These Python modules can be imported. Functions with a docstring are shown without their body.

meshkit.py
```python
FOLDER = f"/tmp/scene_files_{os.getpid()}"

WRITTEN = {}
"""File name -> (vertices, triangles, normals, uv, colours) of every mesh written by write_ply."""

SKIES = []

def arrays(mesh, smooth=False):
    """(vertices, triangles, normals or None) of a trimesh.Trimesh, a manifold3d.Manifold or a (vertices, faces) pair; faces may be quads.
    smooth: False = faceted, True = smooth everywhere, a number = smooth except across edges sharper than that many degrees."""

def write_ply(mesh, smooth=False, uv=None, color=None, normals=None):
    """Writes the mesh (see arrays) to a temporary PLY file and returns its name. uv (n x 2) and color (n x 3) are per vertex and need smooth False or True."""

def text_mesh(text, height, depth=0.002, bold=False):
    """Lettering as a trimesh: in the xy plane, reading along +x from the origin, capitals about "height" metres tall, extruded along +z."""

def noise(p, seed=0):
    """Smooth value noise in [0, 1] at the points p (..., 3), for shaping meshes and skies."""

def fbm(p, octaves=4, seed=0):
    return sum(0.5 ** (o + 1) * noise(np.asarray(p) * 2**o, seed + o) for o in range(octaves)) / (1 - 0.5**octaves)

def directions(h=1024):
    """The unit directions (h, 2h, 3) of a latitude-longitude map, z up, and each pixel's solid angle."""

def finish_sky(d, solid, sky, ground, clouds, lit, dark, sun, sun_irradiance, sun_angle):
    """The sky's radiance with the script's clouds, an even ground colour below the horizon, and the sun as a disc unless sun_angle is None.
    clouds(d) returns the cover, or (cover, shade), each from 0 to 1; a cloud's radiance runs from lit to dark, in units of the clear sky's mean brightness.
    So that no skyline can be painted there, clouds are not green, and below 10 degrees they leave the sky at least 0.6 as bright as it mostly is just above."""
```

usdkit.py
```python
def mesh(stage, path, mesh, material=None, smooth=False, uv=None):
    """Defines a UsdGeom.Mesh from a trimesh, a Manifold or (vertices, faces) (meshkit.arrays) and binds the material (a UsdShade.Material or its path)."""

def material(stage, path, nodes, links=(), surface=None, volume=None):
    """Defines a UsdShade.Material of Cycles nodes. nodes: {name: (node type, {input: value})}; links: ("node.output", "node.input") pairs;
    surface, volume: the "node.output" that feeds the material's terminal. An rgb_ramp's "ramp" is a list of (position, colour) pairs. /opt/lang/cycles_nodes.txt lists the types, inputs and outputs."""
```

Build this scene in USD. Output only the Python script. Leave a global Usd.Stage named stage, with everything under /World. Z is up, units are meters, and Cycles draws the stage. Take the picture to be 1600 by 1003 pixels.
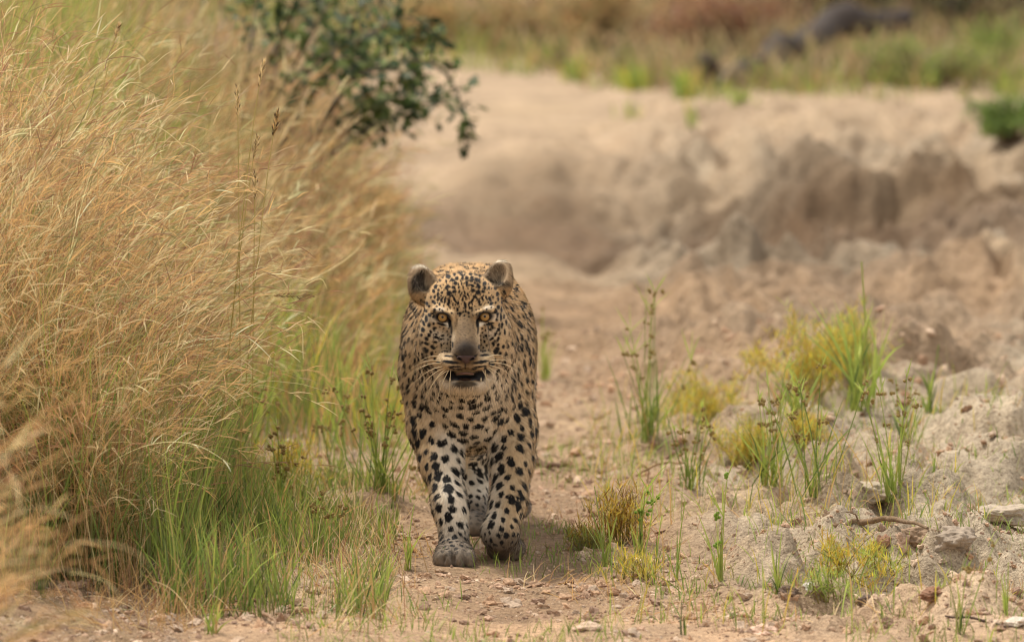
import math
import os
import numpy as np
import trimesh
from scipy.spatial import cKDTree
import meshkit
import usdkit
from pxr import Usd, UsdGeom, UsdLux, UsdShade, Gf, Sdf, Vt

stage = Usd.Stage.CreateInMemory()
UsdGeom.SetStageUpAxis(stage, 'Z')
UsdGeom.SetStageMetersPerUnit(stage, 1.0)
UsdGeom.Xform.Define(stage, '/World')
UsdGeom.Scope.Define(stage, '/World/Looks')

# ------------------------------------------------------------------ camera, sky, sun, exposure
CAM_Y, CAM_Z, PITCH, FPX = -20.0, 2.0, math.atan(0.0716), 13333.0
cam = UsdGeom.Camera.Define(stage, '/World/camera')
cam.AddTranslateOp().Set(Gf.Vec3d(0, CAM_Y, CAM_Z))
cam.AddRotateXOp().Set(90 - math.degrees(PITCH))
cam.CreateFocalLengthAttr(300.0)
cam.CreateHorizontalApertureAttr(36.0)
cam.CreateVerticalApertureAttr(36.0 * 641 / 1024)
cam.CreateFStopAttr(5.0)
cam.CreateFocusDistanceAttr(20.0)
cam.CreateClippingRangeAttr(Gf.Vec2f(0.5, 6000))
cam.CreateExposureAttr(1.82)

SUN_DIR = np.array([-0.42, 0.30, 1.15])
SUN_DIR /= np.linalg.norm(SUN_DIR)
SUN_EL, SUN_ROT = math.asin(SUN_DIR[2]), math.atan2(SUN_DIR[0], SUN_DIR[1])
sun = UsdLux.DistantLight.Define(stage, '/World/sun')
sun.CreateIntensityAttr(0.35)
sun.CreateAngleAttr(10.0)
sun.CreateNormalizeAttr(True)
sun.CreateColorAttr(Gf.Vec3f(1.0, 0.95, 0.88))
sun.AddTransformOp().Set(Gf.Matrix4d().SetRotate(Gf.Rotation(Gf.Vec3d(0, 0, 1), Gf.Vec3d(*SUN_DIR))))

sky_mat = usdkit.material(stage, '/World/Looks/sky_air', {
    'sky': ('sky_texture', {'sky_type': 'single_scattering', 'sun_disc': False, 'sun_elevation': SUN_EL, 'sun_rotation': SUN_ROT,
                            'altitude': 300.0, 'air_density': 1.0, 'aerosol_density': 3.0, 'ozone_density': 1.0}),
    'co': ('texture_coordinate', {}),
    'no': ('noise_texture', {'scale': 2.2, 'detail': 5.0, 'roughness': 0.6}),
    'rp': ('rgb_ramp', {'ramp': [(0.30, (0.35, 0.35, 0.35)), (0.6, (1, 1, 1))]}),
    'mx': ('mix_color', {'b': (5.2, 5.1, 4.9), 'use_clamp': False}),
    'bg': ('background_shader', {'strength': 0.058}),
}, [('co.generated', 'no.vector'), ('no.fac', 'rp.fac'), ('rp.color', 'mx.fac'), ('sky.color', 'mx.a'), ('mx.result', 'bg.color')], surface='bg.background')
dome = UsdLux.DomeLight.Define(stage, '/World/sky')
UsdShade.MaterialBindingAPI.Apply(dome.GetPrim()).Bind(sky_mat)
dome.GetPrim().SetCustomDataByKey('kind', 'structure')

# ------------------------------------------------------------------ helpers
GROUPS = {'sedge': 'upright sedges and shoots growing on the sand', 'grass_clump': 'broad-leaved grass clumps', 'feathery_plant': 'feathery yellow-green plants', 'grass_stalk': 'flowering stalks above the dry grass',
          'grass_tuft': 'grass tufts at the far edge of the sand', 'low_shrub': 'low shrubs on the far bank', 'rock': 'stones lying on the soil', 'mud_clod': 'clods of dried mud', 'dry_twig': 'dry twigs on the ground'}
_used = {}


def numbered(path):
    n = _used.get(path, 0)
    _used[path] = n + 1
    return path if n == 0 else f'{path}_{n:03d}'


def tag(prim, label=None, cat=None, group=None, kind=None):
    for k, v in (('label', label), ('category', cat), ('group', group), ('kind', kind)):
        if v:
            prim.SetCustomDataByKey(k, v)
    return prim


def thing(name, label, cat, loc=(0, 0, 0), rotz=0.0, group=None):
    x = UsdGeom.Xform.Define(stage, numbered('/World/' + name))
    x.AddTranslateOp().Set(Gf.Vec3d(*map(float, loc)))
    if rotz:
        x.AddRotateZOp().Set(float(math.degrees(rotz)))
    return tag(x.GetPrim(), label, cat, group or GROUPS.get(name))


def obj(name, mesh, mat, parent=None, smooth=False, color=None):
    base = (str(parent.GetPath()) if parent else '/World') + '/' + name
    m = usdkit.mesh(stage, numbered(base), mesh, mat, smooth)
    if color is not None:
        pv = UsdGeom.PrimvarsAPI(m).CreatePrimvar('tint', Sdf.ValueTypeNames.Color3fArray, 'vertex')
        pv.Set(Vt.Vec3fArray.FromNumpy(np.asarray(color, np.float32)))
    return m.GetPrim()


def curves(name, pts, widths, mat, parent=None, color=None):
    """pts (n, k, 3): n strands of k points; widths (n, k) or (k,); color (n, 3) per strand."""
    pts = np.asarray(pts, np.float32)
    n, k = pts.shape[:2]
    base = (str(parent.GetPath()) if parent else '/World') + '/' + name
    c = UsdGeom.BasisCurves.Define(stage, numbered(base))
    c.CreateTypeAttr('linear')
    c.CreatePointsAttr(Vt.Vec3fArray.FromNumpy(pts.reshape(-1, 3)))
    c.CreateCurveVertexCountsAttr(Vt.IntArray.FromNumpy(np.full(n, k, np.int32)))
    w = np.broadcast_to(np.asarray(widths, np.float32), (n, k)).reshape(-1)
    c.CreateWidthsAttr(Vt.FloatArray.FromNumpy(np.ascontiguousarray(w)))
    c.SetWidthsInterpolation('vertex')
    if color is not None:
        pv = UsdGeom.PrimvarsAPI(c).CreatePrimvar('tint', Sdf.ValueTypeNames.Color3fArray, 'uniform')
        pv.Set(Vt.Vec3fArray.FromNumpy(np.asarray(color, np.float32)))
    UsdShade.MaterialBindingAPI.Apply(c.GetPrim()).Bind(mat)
    return c.GetPrim()


def look(name, nodes, links, surface):
    return usdkit.material(stage, '/World/Looks/' + name, nodes, links, surface)


def tinted(name, rough=0.7, trans=0.0, spec=0.3, sheen=0.0):
    """A material whose own colour is the mesh's tint primvar."""
    nodes = {'at': ('attribute', {'attribute': 'tint'}), 'p': ('principled_bsdf', {'roughness': rough, 'specular_ior_level': spec, 'sheen_weight': sheen})}
    links = [('at.color', 'p.base_color')]
    if not trans:
        return look(name, nodes, links, 'p.BSDF')
    nodes |= {'t': ('translucent_bsdf', {}), 'm': ('mix_closure', {'fac': trans})}
    return look(name, nodes, links + [('at.color', 't.color'), ('p.BSDF', 'm.closure1'), ('t.BSDF', 'm.closure2')], 'm.closure')


FWD = np.array([0, math.cos(PITCH), -math.sin(PITCH)])
UP = np.array([0, math.sin(PITCH), math.cos(PITCH)])


def W(px, py, y):
    """The point at depth y (metres beyond the leopard's front paw) seen at a place measured on the photograph."""
    d = FWD + np.array([1.0, 0, 0]) * (px - 800) / FPX + UP * (501.5 - py) / FPX
    return np.array([0, CAM_Y, CAM_Z]) + d * (y - CAM_Y) / d[1]


def G(px, py):
    """The same on level ground."""
    d = FWD + np.array([1.0, 0, 0]) * (px - 800) / FPX + UP * (501.5 - py) / FPX
    return np.array([0, CAM_Y, CAM_Z]) + d * CAM_Z / -d[2]


def front(p):
    """Measured front-view coordinates of points p (n, 3): the inverse of W."""
    q = np.asarray(p, float) - [0, CAM_Y, CAM_Z]
    d = q @ FWD
    return 800 + FPX * q[:, 0] / d, 501.5 - FPX * (q @ UP) / d


def fbm(p, octaves=4, seed=0):
    return meshkit.fbm(p, octaves, seed)


def unit(v):
    v = np.asarray(v, float)
    return v / np.maximum(np.linalg.norm(v, axis=-1, keepdims=True), 1e-12)


def tube_mesh(p, r, sides=6, cap=True):
    """A tapered tube along a polyline."""
    p = np.asarray(p, float)
    t = unit(np.gradient(p, axis=0))
    ref = np.array([0.13, 0.21, 0.97]) if abs(t[:, 2]).mean() < 0.8 else np.array([0.97, 0.13, 0.21])
    a = unit(np.cross(t, ref))
    b = np.cross(t, a)
    ang = np.arange(sides) * 2 * np.pi / sides
    rr = np.broadcast_to(r, (len(p),))[:, None, None]
    v = (p[:, None] + rr * (np.cos(ang)[None, :, None] * a[:, None] + np.sin(ang)[None, :, None] * b[:, None])).reshape(-1, 3)
    i, j = np.meshgrid(np.arange(len(p) - 1), np.arange(sides), indexing='ij')
    q = np.stack([i * sides + j, i * sides + (j + 1) % sides, (i + 1) * sides + (j + 1) % sides, (i + 1) * sides + j], -1).reshape(-1, 4)
    f = np.vstack([q[:, [0, 1, 2]], q[:, [0, 2, 3]]])
    if cap:
        k = np.arange(1, sides - 1)
        top = (len(p) - 1) * sides
        f = np.vstack([f, np.stack([np.zeros_like(k), k + 1, k], 1), np.stack([np.full_like(k, top), top + k, top + k + 1], 1)])
    return v, f
# ------------------------------------------------------------------ the leopard
class Field:
    """A signed distance field on a tensor grid, sculpted primitive by primitive and turned into one continuous surface."""

    def __init__(self, X, Y, Z):
        self.ax = [np.asarray(a, np.float32) for a in (X, Y, Z)]
        self.F = np.full([len(a) for a in self.ax], 0.5, np.float32)

    def box(self, lo, hi):
        s = [slice(max(np.searchsorted(a, l) - 1, 0), np.searchsorted(a, h) + 1) for a, l, h in zip(self.ax, lo, hi)]
        return tuple(s), np.meshgrid(*[a[k] for a, k in zip(self.ax, s)], indexing='ij', sparse=True)

    def blend(self, s, d, k, cut):
        F = self.F[s]
        if cut:
            h = np.clip(0.5 - 0.5 * (F + d) / k, 0, 1)
            self.F[s] = F + (-d - F) * h + k * h * (1 - h)
        else:
            h = np.clip(0.5 + 0.5 * (F - d) / k, 0, 1)
            self.F[s] = F + (d - F) * h - k * h * (1 - h)

    def ell(self, c, r, k=0.02, R=None, cut=False):
        r, m = np.asarray(r, float), max(k, 0.01) + 0.012
        e = r if R is None else np.full(3, r.max())
        s, (x, y, z) = self.box(c - e - m, c + e + m)
        q = [x - c[0], y - c[1], z - c[2]]
        if R is not None:
            q = [R[0][i] * q[0] + R[1][i] * q[1] + R[2][i] * q[2] for i in range(3)]
        q = [a / b for a, b in zip(q, r)]
        k0 = np.sqrt(q[0] ** 2 + q[1] ** 2 + q[2] ** 2)
        k1 = np.sqrt((q[0] / r[0]) ** 2 + (q[1] / r[1]) ** 2 + (q[2] / r[2]) ** 2)
        self.blend(s, (k0 * (k0 - 1) / np.maximum(k1, 1e-6)).astype(np.float32), k, cut)

    def cone(self, a, b, ra, rb, k=0.02, sx=1.0, cut=False):
        """A tapered capsule; sx > 1 makes it narrower across."""
        r, m = max(ra, rb), max(k, 0.01) + 0.012
        s, (x, y, z) = self.box(np.minimum(a, b) - r - m, np.maximum(a, b) + r + m)
        ba = b - a
        ba = ba * [sx, 1, 1]
        px, py, pz = (x - a[0]) * sx, y - a[1], z - a[2]
        t = np.clip((px * ba[0] + py * ba[1] + pz * ba[2]) / (ba @ ba), 0, 1)
        d = np.sqrt((px - t * ba[0]) ** 2 + (py - t * ba[1]) ** 2 + (pz - t * ba[2]) ** 2) - (ra + (rb - ra) * t)
        self.blend(s, d.astype(np.float32), k, cut)

    def chain(self, pts, radii, k=0.02, sx=1.0):
        for a, b, ra, rb in zip(pts, pts[1:], radii, radii[1:]):
            self.cone(a, b, ra, rb, k, sx)

    def surface(self):
        F, (X, Y, Z) = self.F, self.ax
        ins = F < 0
        n = [len(a) for a in self.ax]
        cnt = np.zeros([i - 1 for i in n], np.int8)
        for a, b, c in np.ndindex(2, 2, 2):
            cnt += ins[a:n[0] - 1 + a, b:n[1] - 1 + b, c:n[2] - 1 + c]
        cell = np.argwhere((cnt > 0) & (cnt < 8))
        idx = np.full(cnt.shape, -1, np.int32)
        idx[tuple(cell.T)] = np.arange(len(cell))
        tot, num = np.zeros((len(cell), 3)), np.zeros(len(cell))
        for axis in range(3):
            o1, o2 = [i for i in range(3) if i != axis]
            for u, w in np.ndindex(2, 2):
                a = cell.copy()
                a[:, o1] += u
                a[:, o2] += w
                b = a.copy()
                b[:, axis] += 1
                fa, fb = F[tuple(a.T)], F[tuple(b.T)]
                hit = (fa < 0) != (fb < 0)
                t = np.where(hit, fa / np.where(hit, fa - fb, 1), 0)
                pa = np.stack([self.ax[i][a[:, i]] for i in range(3)], 1)
                pb = np.stack([self.ax[i][b[:, i]] for i in range(3)], 1)
                tot += np.where(hit[:, None], pa + (pb - pa) * t[:, None], 0)
                num += hit
        v = tot / num[:, None]
        quads = []
        for axis in range(3):
            o1, o2 = [(1, 2), (2, 0), (0, 1)][axis]
            lo = [slice(1, -1)] * 3
            lo[axis] = slice(0, -1)
            hi = [slice(1, -1)] * 3
            hi[axis] = slice(1, None)
            ia, ib = ins[tuple(lo)], ins[tuple(hi)]
            e = np.argwhere(ia != ib)
            flip = ib[tuple(e.T)]
            e += 1
            e[:, axis] -= 1
            c = []
            for d1, d2 in ((-1, -1), (0, -1), (0, 0), (-1, 0)):
                q = e.copy()
                q[:, o1] += d1
                q[:, o2] += d2
                c.append(idx[tuple(q.T)])
            q = np.stack(c, 1)
            q[flip] = q[flip][:, ::-1]
            quads.append(q)
        q = np.vstack(quads)
        q = q[(q >= 0).all(1)]
        m = trimesh.Trimesh(v, np.vstack([q[:, [0, 1, 2]], q[:, [0, 2, 3]]]), process=False)
        parts = trimesh.graph.connected_components(m.face_adjacency, min_len=200)
        if len(parts) > 1:
            m.update_faces(np.isin(np.arange(len(m.faces)), max(parts, key=len)))
            m.remove_unreferenced_vertices()
        return m


def rot(ax, ay, az):
    return trimesh.transformations.euler_matrix(ax, ay, az)[:3, :3]


def steps(*runs):
    """Grid coordinates from (start, stop, first step, last step) runs."""
    out = []
    for a, b, s0, s1 in runs:
        x = a
        while x < b:
            out.append(x)
            x += s0 + (s1 - s0) * (x - a) / (b - a)
    return np.array(out)


EYE_L, EYE_R = W(691.5, 495.5, -0.086), W(757.5, 494.5, -0.086)
EYE_RAD = 0.0150


def leopard_body():
    f = Field(steps((-0.34, -0.29, 0.004, 0.0025), (-0.29, 0.08, 0.0023, 0.0023), (0.08, 0.14, 0.003, 0.006)),
              steps((-0.23, 0.12, 0.0023, 0.0023), (0.12, 0.45, 0.003, 0.006), (0.45, 2.0, 0.007, 0.012)),
              steps((-0.03, 0.36, 0.0035, 0.0035), (0.36, 0.76, 0.0023, 0.0023)))
    # trunk
    f.ell(W(731, 552, 0.30), (0.146, 0.30, 0.190), 0.05)
    f.cone(W(735, 552, 0.40), W(738, 560, 1.00), 0.144, 0.130, 0.06, 1.0)
    f.cone(W(733, 600, 0.35), W(745, 610, 0.85), 0.13, 0.10, 0.06)
    f.cone(W(730, 640, 0.14), W(735, 660, 0.36), 0.060, 0.07, 0.07)       # brisket
    f.cone(W(702, 450, 0.34), W(676, 545, 0.17), 0.045, 0.068, 0.06)      # shoulder blades
    f.cone(W(766, 450, 0.36), W(786, 545, 0.20), 0.045, 0.064, 0.06)
    f.cone(W(726, 500, 0.04), W(733, 520, 0.32), 0.088, 0.140, 0.06)      # neck
    f.cone(W(726, 575, -0.01), W(731, 620, 0.16), 0.070, 0.105, 0.06)     # throat
    # fore legs: the planted one and the lifted one
    f.chain([W(668, 585, 0.19), W(680, 668, 0.16), W(690, 722, 0.11), W(703, 790, 0.030), W(709, 832, 0.005)], [0.068, 0.060, 0.047, 0.0370, 0.0355], 0.03)
    f.ell(W(710, 866, -0.035), (0.047, 0.066, 0.034), 0.03)
    for i, (px, dy) in enumerate(((687, 0.012), (700, 0.0), (717, 0.0), (733, 0.012))):
        f.ell(W(px, 873, -0.088 + dy), (0.0150, 0.030, 0.0235), 0.006)
    for a in (693.2, 708.5, 725.3):
        f.cone(W(a, 862, -0.122), W(a, 874, -0.108), 0.0050, 0.0062, 0.006, cut=True)
    f.chain([W(788, 585, 0.22), W(797, 668, 0.20), W(799, 722, 0.13), W(794, 785, 0.060), W(784, 828, 0.02)], [0.066, 0.058, 0.046, 0.0380, 0.0370], 0.03)
    f.cone(W(780, 832, 0.020), W(789, 850, 0.105), 0.041, 0.033, 0.025)
    f.ell(W(791, 857, 0.135), (0.046, 0.05, 0.030), 0.025)
    for px, py in ((772, 860), (783, 864), (797, 863), (807, 857)):
        f.ell(W(px, py, 0.170), (0.014, 0.022, 0.018), 0.01)
    # hind quarters
    f.ell(W(718, 575, 1.02), (0.082, 0.17, 0.15), 0.06)
    f.ell(W(772, 575, 1.02), (0.078, 0.17, 0.15), 0.06)
    f.chain([W(722, 600, 0.98), W(727, 668, 0.82), W(738, 722, 0.98), W(741, 800, 0.80)], [0.10, 0.065, 0.042, 0.034], 0.03)
    f.ell(W(741, 820, 0.73), (0.045, 0.075, 0.032), 0.025)
    for px in (728, 737, 746, 755):
        f.ell(W(px, 825, 0.675), (0.0135, 0.028, 0.02), 0.01)
    f.chain([W(780, 600, 1.02), W(796, 680, 0.92), W(807, 715, 1.22), W(804, 770, 1.12)], [0.092, 0.064, 0.043, 0.036], 0.03)
    f.ell(W(802, 792, 1.06), (0.046, 0.075, 0.032), 0.025)
    f.chain([W(748, 505, 1.15), W(752, 560, 1.36), W(756, 660, 1.50), W(760, 715, 1.66), W(762, 715, 1.82)], [0.045, 0.034, 0.030, 0.030, 0.024], 0.03)
    # head
    f.ell(W(723, 470, 0.012), (0.086, 0.096, 0.066), 0.03)                # skull
    f.ell(W(725, 462, -0.045), (0.050, 0.042, 0.046), 0.03)               # forehead
    f.ell(W(686, 522, -0.008), (0.050, 0.062, 0.056), 0.03)               # cheeks
    f.ell(W(768, 522, -0.008), (0.050, 0.062, 0.056), 0.03)
    f.ell(W(675, 548, 0.022), (0.040, 0.05, 0.045), 0.03)
    f.ell(W(780, 548, 0.022), (0.040, 0.05, 0.045), 0.03)
    f.cone(W(726, 492, -0.068), W(728, 545, -0.145), 0.024, 0.019, 0.022)  # bridge of the nose
    f.cone(W(716, 515, -0.085), W(718, 552, -0.135), 0.019, 0.018, 0.02)
    f.cone(W(737, 515, -0.085), W(738, 552, -0.135), 0.019, 0.018, 0.02)
    f.ell(W(728, 553, -0.150), (0.025, 0.016, 0.016), 0.014)              # nose tip
    for px, s in ((709, 1), (746, -1)):
        f.ell(W(px, 566, -0.118), (0.030, 0.036, 0.0180), 0.012)          # whisker pads
        f.ell(W(px - s * 11, 563, -0.088), (0.024, 0.036, 0.022), 0.02)
    f.ell(W(727, 599, -0.092), (0.038, 0.040, 0.017), 0.014)              # chin
    f.ell(W(727, 600, -0.055), (0.052, 0.050, 0.024), 0.02)
    f.ell(W(727, 589, -0.120), (0.041, 0.034, 0.0050), 0.006, cut=True)   # the open mouth
    f.ell(W(727, 590.5, -0.112), (0.024, 0.034, 0.0052), 0.006, cut=True)
    for px, s in ((697, 1), (757, -1)):
        f.ell(W(px, 589, -0.098), (0.011, 0.025, 0.0066), 0.006, cut=True)
    f.cone(W(727.5, 566, -0.170), W(727.5, 582, -0.163), 0.0035, 0.0040, 0.006, cut=True)   # philtrum
    for e, s in ((EYE_L, 1), (EYE_R, -1)):
        f.ell(e + [0, 0.018, 0], (0.034, 0.030, 0.029), 0.02)
        f.ell(e + [0, 0.001, 0], (EYE_RAD * 1.22,) * 3, 0.006)             # lids
        f.cone(e + [s * 0.020, -0.012, 0.0048], e + [-s * 0.020, -0.003, 0.0155], 0.0095, 0.0090, 0.010)     # brow
        f.ell(e + [0, -0.010, -0.0006], (0.0138, 0.030, 0.0098), 0.003, rot(0, s * 0.20, 0), cut=True)      # opening between the lids
        f.ell(e, (EYE_RAD * 1.03,) * 3, 0.0015, cut=True)
        f.ell(e + [s * 0.015, -0.016, -0.0065], (0.006, 0.016, 0.0045), 0.005, rot(0, s * 0.6, 0), cut=True)  # inner corner
    # ears: cupped, the one on the left of the picture turned outward
    for c, R, r in ((W(659.5, 440, 0.045), rot(-0.25, -0.28, 0.62), (0.034, 0.017, 0.041)), (W(780, 431, 0.045), rot(-0.3, 0.22, -0.50), (0.031, 0.017, 0.038))):
        f.ell(c, r, 0.012, R)
        f.ell(c + R @ [0, 0.006, -0.022], (0.034, 0.030, 0.032), 0.02, R)
        f.ell(c + R @ [0, -0.021, 0.000], (0.0255, 0.0225, 0.033), 0.004, R, cut=True)
    m = f.surface()
    trimesh.smoothing.filter_taubin(m, 0.5, -0.53, 4)
    return m


# coat marks of the head, (across, height, half width, half height, slope) measured on the face
def _marks():
    a = [(480, 455, 22, 22, 0), (515, 480, 11, 11, 0), (535, 440, 18, 14, 0), (525, 395, 16, 13, 0), (462, 390, 18, 16, -.5), (450, 405, 12, 14, 0), (545, 355, 18, 17, 0),
         (512, 318, 17, 15, 0), (560, 302, 17, 16, 0), (470, 285, 22, 18, 0), (590, 237, 26, 14, 0), (535, 262, 14, 14, 0), (490, 238, 15, 11, 0), (440, 215, 22, 12, 0),
         (665, 300, 16, 18, 0), (718, 295, 18, 14, 0), (708, 327, 18, 14, .3), (705, 255, 17, 13, 0), (775, 322, 28, 17, .6), (785, 382, 15, 26, -.5), (782, 448, 22, 20, 0),
         (727, 430, 22, 16, -.5), (716, 378, 26, 11, .2), (850, 355, 17, 18, .5), (850, 402, 12, 18, 0), (835, 440, 17, 14, 0), (664, 345, 13, 20, 0), (668, 378, 12, 14, 0),
         (620, 300, 12, 20, 0), (405, 450, 11, 13, 0), (370, 425, 11, 11, 0), (318, 435, 13, 16, 0), (290, 500, 10, 16, .2), (330, 493, 10, 16, .2), (370, 515, 12, 24, .5),
         (405, 518, 10, 26, .5), (437, 530, 9, 32, .2), (312, 545, 12, 15, 0), (330, 562, 11, 13, 0), (250, 565, 13, 17, 0), (272, 592, 11, 12, 0), (220, 550, 11, 11, 0),
         (185, 582, 9, 16, 0), (213, 633, 16, 19, 0), (242, 642, 11, 14, 0), (275, 685, 14, 18, 0), (242, 725, 14, 32, 0), (215, 772, 11, 23, -.3), (206, 838, 14, 22, -.3),
         (168, 800, 10, 30, 0), (185, 730, 9, 26, 0), (155, 655, 7, 18, 0), (245, 930, 14, 18, -.4), (272, 898, 14, 14, -.5), (288, 858, 11, 16, -.4), (245, 985, 24, 10, .3),
         (332, 965, 22, 11, .2), (350, 915, 20, 9, .3), (345, 885, 16, 9, .2), (100, 640, 9, 24, 0), (90, 730, 10, 24, 0), (130, 830, 9, 30, 0), (100, 940, 11, 24, 0),
         (478, 548, 12, 42, .1), (540, 528, 9, 34, -.5), (572, 560, 11, 20, .2), (490, 606, 8, 16, 0), (566, 627, 10, 17, .2), (592, 665, 18, 12, 0), (520, 575, 6, 14, 0),
         (745, 492, 15, 14, 0), (722, 530, 10, 32, .6), (692, 560, 10, 16, .6), (770, 515, 9, 24, -.5), (795, 552, 10, 28, -.2), (690, 610, 9, 16, -.3), (648, 590, 12, 26, 0),
         (650, 640, 10, 15, 0), (680, 660, 12, 12, 0), (715, 610, 8, 18, 0), (825, 512, 10, 22, -.5), (868, 505, 9, 24, -.5), (905, 518, 11, 24, -.5), (935, 500, 11, 12, 0),
         (990, 520, 11, 16, 0), (965, 555, 9, 11, 0), (1030, 550, 8, 18, 0), (992, 602, 14, 20, 0), (1027, 625, 8, 26, 0), (1055, 605, 7, 18, 0), (985, 685, 10, 24, 0),
         (1020, 705, 10, 36, 0), (1052, 700, 8, 20, 0), (1030, 790, 10, 28, .1), (1002, 788, 8, 20, 0), (965, 878, 16, 12, -.5), (930, 925, 14, 12, -.5), (905, 942, 14, 8, -.3),
         (992, 932, 12, 20, .3), (1006, 880, 10, 15, .3), (940, 975, 18, 12, -.6), (1075, 480, 12, 28, 0), (1090, 560, 8, 18, 0), (1075, 760, 9, 26, 0), (1060, 860, 10, 28, 0),
         (610, 265, 20, 10, .5), (650, 235, 14, 9, 0), (760, 262, 16, 9, .3), (800, 280, 15, 9, .4), (580, 395, 8, 14, .4), (585, 440, 8, 16, .4), (600, 480, 8, 18, .4), (640, 450, 7, 20, -.3),
         (625, 400, 7, 18, 0), (655, 500, 7, 20, -.4), (620, 520, 7, 22, .2), (640, 560, 7, 20, 0), (675, 470, 8, 18, -.4), (610, 360, 8, 14, 0), (895, 400, 9, 14, 0), (390, 380, 8, 9, 0),
         (410, 290, 12, 10, 0), (395, 250, 14, 8, 0), (450, 330, 10, 10, 0), (600, 330, 8, 10, 0), (640, 265, 8, 10, 0), (750, 350, 10, 12, 0), (820, 250, 12, 9, 0), (560, 220, 12, 8, 0), (680, 222, 14, 8, 0)]
    b = [(370, 403, 42, 9, .03), (388, 470, 78, 15, .14), (440, 519, 56, 7, .05), (405, 540, 40, 8, .3), (762, 392, 42, 10, -.1), (722, 470, 74, 14, -.18), (715, 520, 62, 8, -.1),
         (650, 545, 30, 5, -.1), (480, 548, 30, 5, .1), (95, 342, 40, 30, .3), (115, 412, 18, 20, .3), (152, 520, 34, 26, .1), (175, 592, 40, 26, -.2), (215, 560, 20, 22, 0), (900, 342, 24, 40, .5),
         (845, 490, 28, 26, .3), (822, 590, 18, 40, -.3), (785, 560, 16, 36, -.4), (742, 612, 22, 40, -.2), (250, 470, 18, 12, 0), (180, 300, 16, 16, -.3), (218, 247, 20, 12, .2), (150, 172, 16, 18, -.5),
         (122, 208, 16, 20, -.4), (85, 110, 12, 22, -.3), (85, 35, 12, 28, -.3), (232, 200, 34, 10, .3), (280, 215, 16, 8, 0), (122, 262, 26, 12, .4), (200, 312, 18, 14, .5), (325, 350, 10, 9, 0),
         (350, 352, 9, 7, 0), (285, 280, 7, 18, 0), (300, 175, 18, 10, 0), (890, 152, 16, 13, -.5), (935, 160, 10, 12, -.5), (915, 222, 12, 22, .4), (960, 55, 11, 26, .2), (870, 275, 12, 18, .5), (880, 235, 10, 14, .4),
         (832, 218, 12, 9, 0), (815, 270, 8, 8, 0), (745, 350, 9, 7, 0), (770, 345, 7, 8, 0), (790, 175, 20, 14, .2), (765, 240, 10, 12, 0), (285, 45, 46, 13, .25), (200, 40, 12, 15, 0), (815, 45, 46, 15, -.2), (850, 75, 14, 24, -.4),
         (820, 105, 24, 10, 0), (410, 275, 8, 26, 0), (705, 300, 8, 24, 0)]
    out = [(630 + x / 6.685, 390 + y / 6.685, w / 6.685, h / 6.685, s) for x, y, w, h, s in a]
    return np.array(out + [(650 + x / 7.16, 500 + y / 7.16, w / 7.16, h / 7.16, s) for x, y, w, h, s in b])


MARKS = _marks()


def all_near(x, y, pts, gap):
    return any(np.hypot(a - x, b - y) < gap for a, b, _ in pts)


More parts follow.
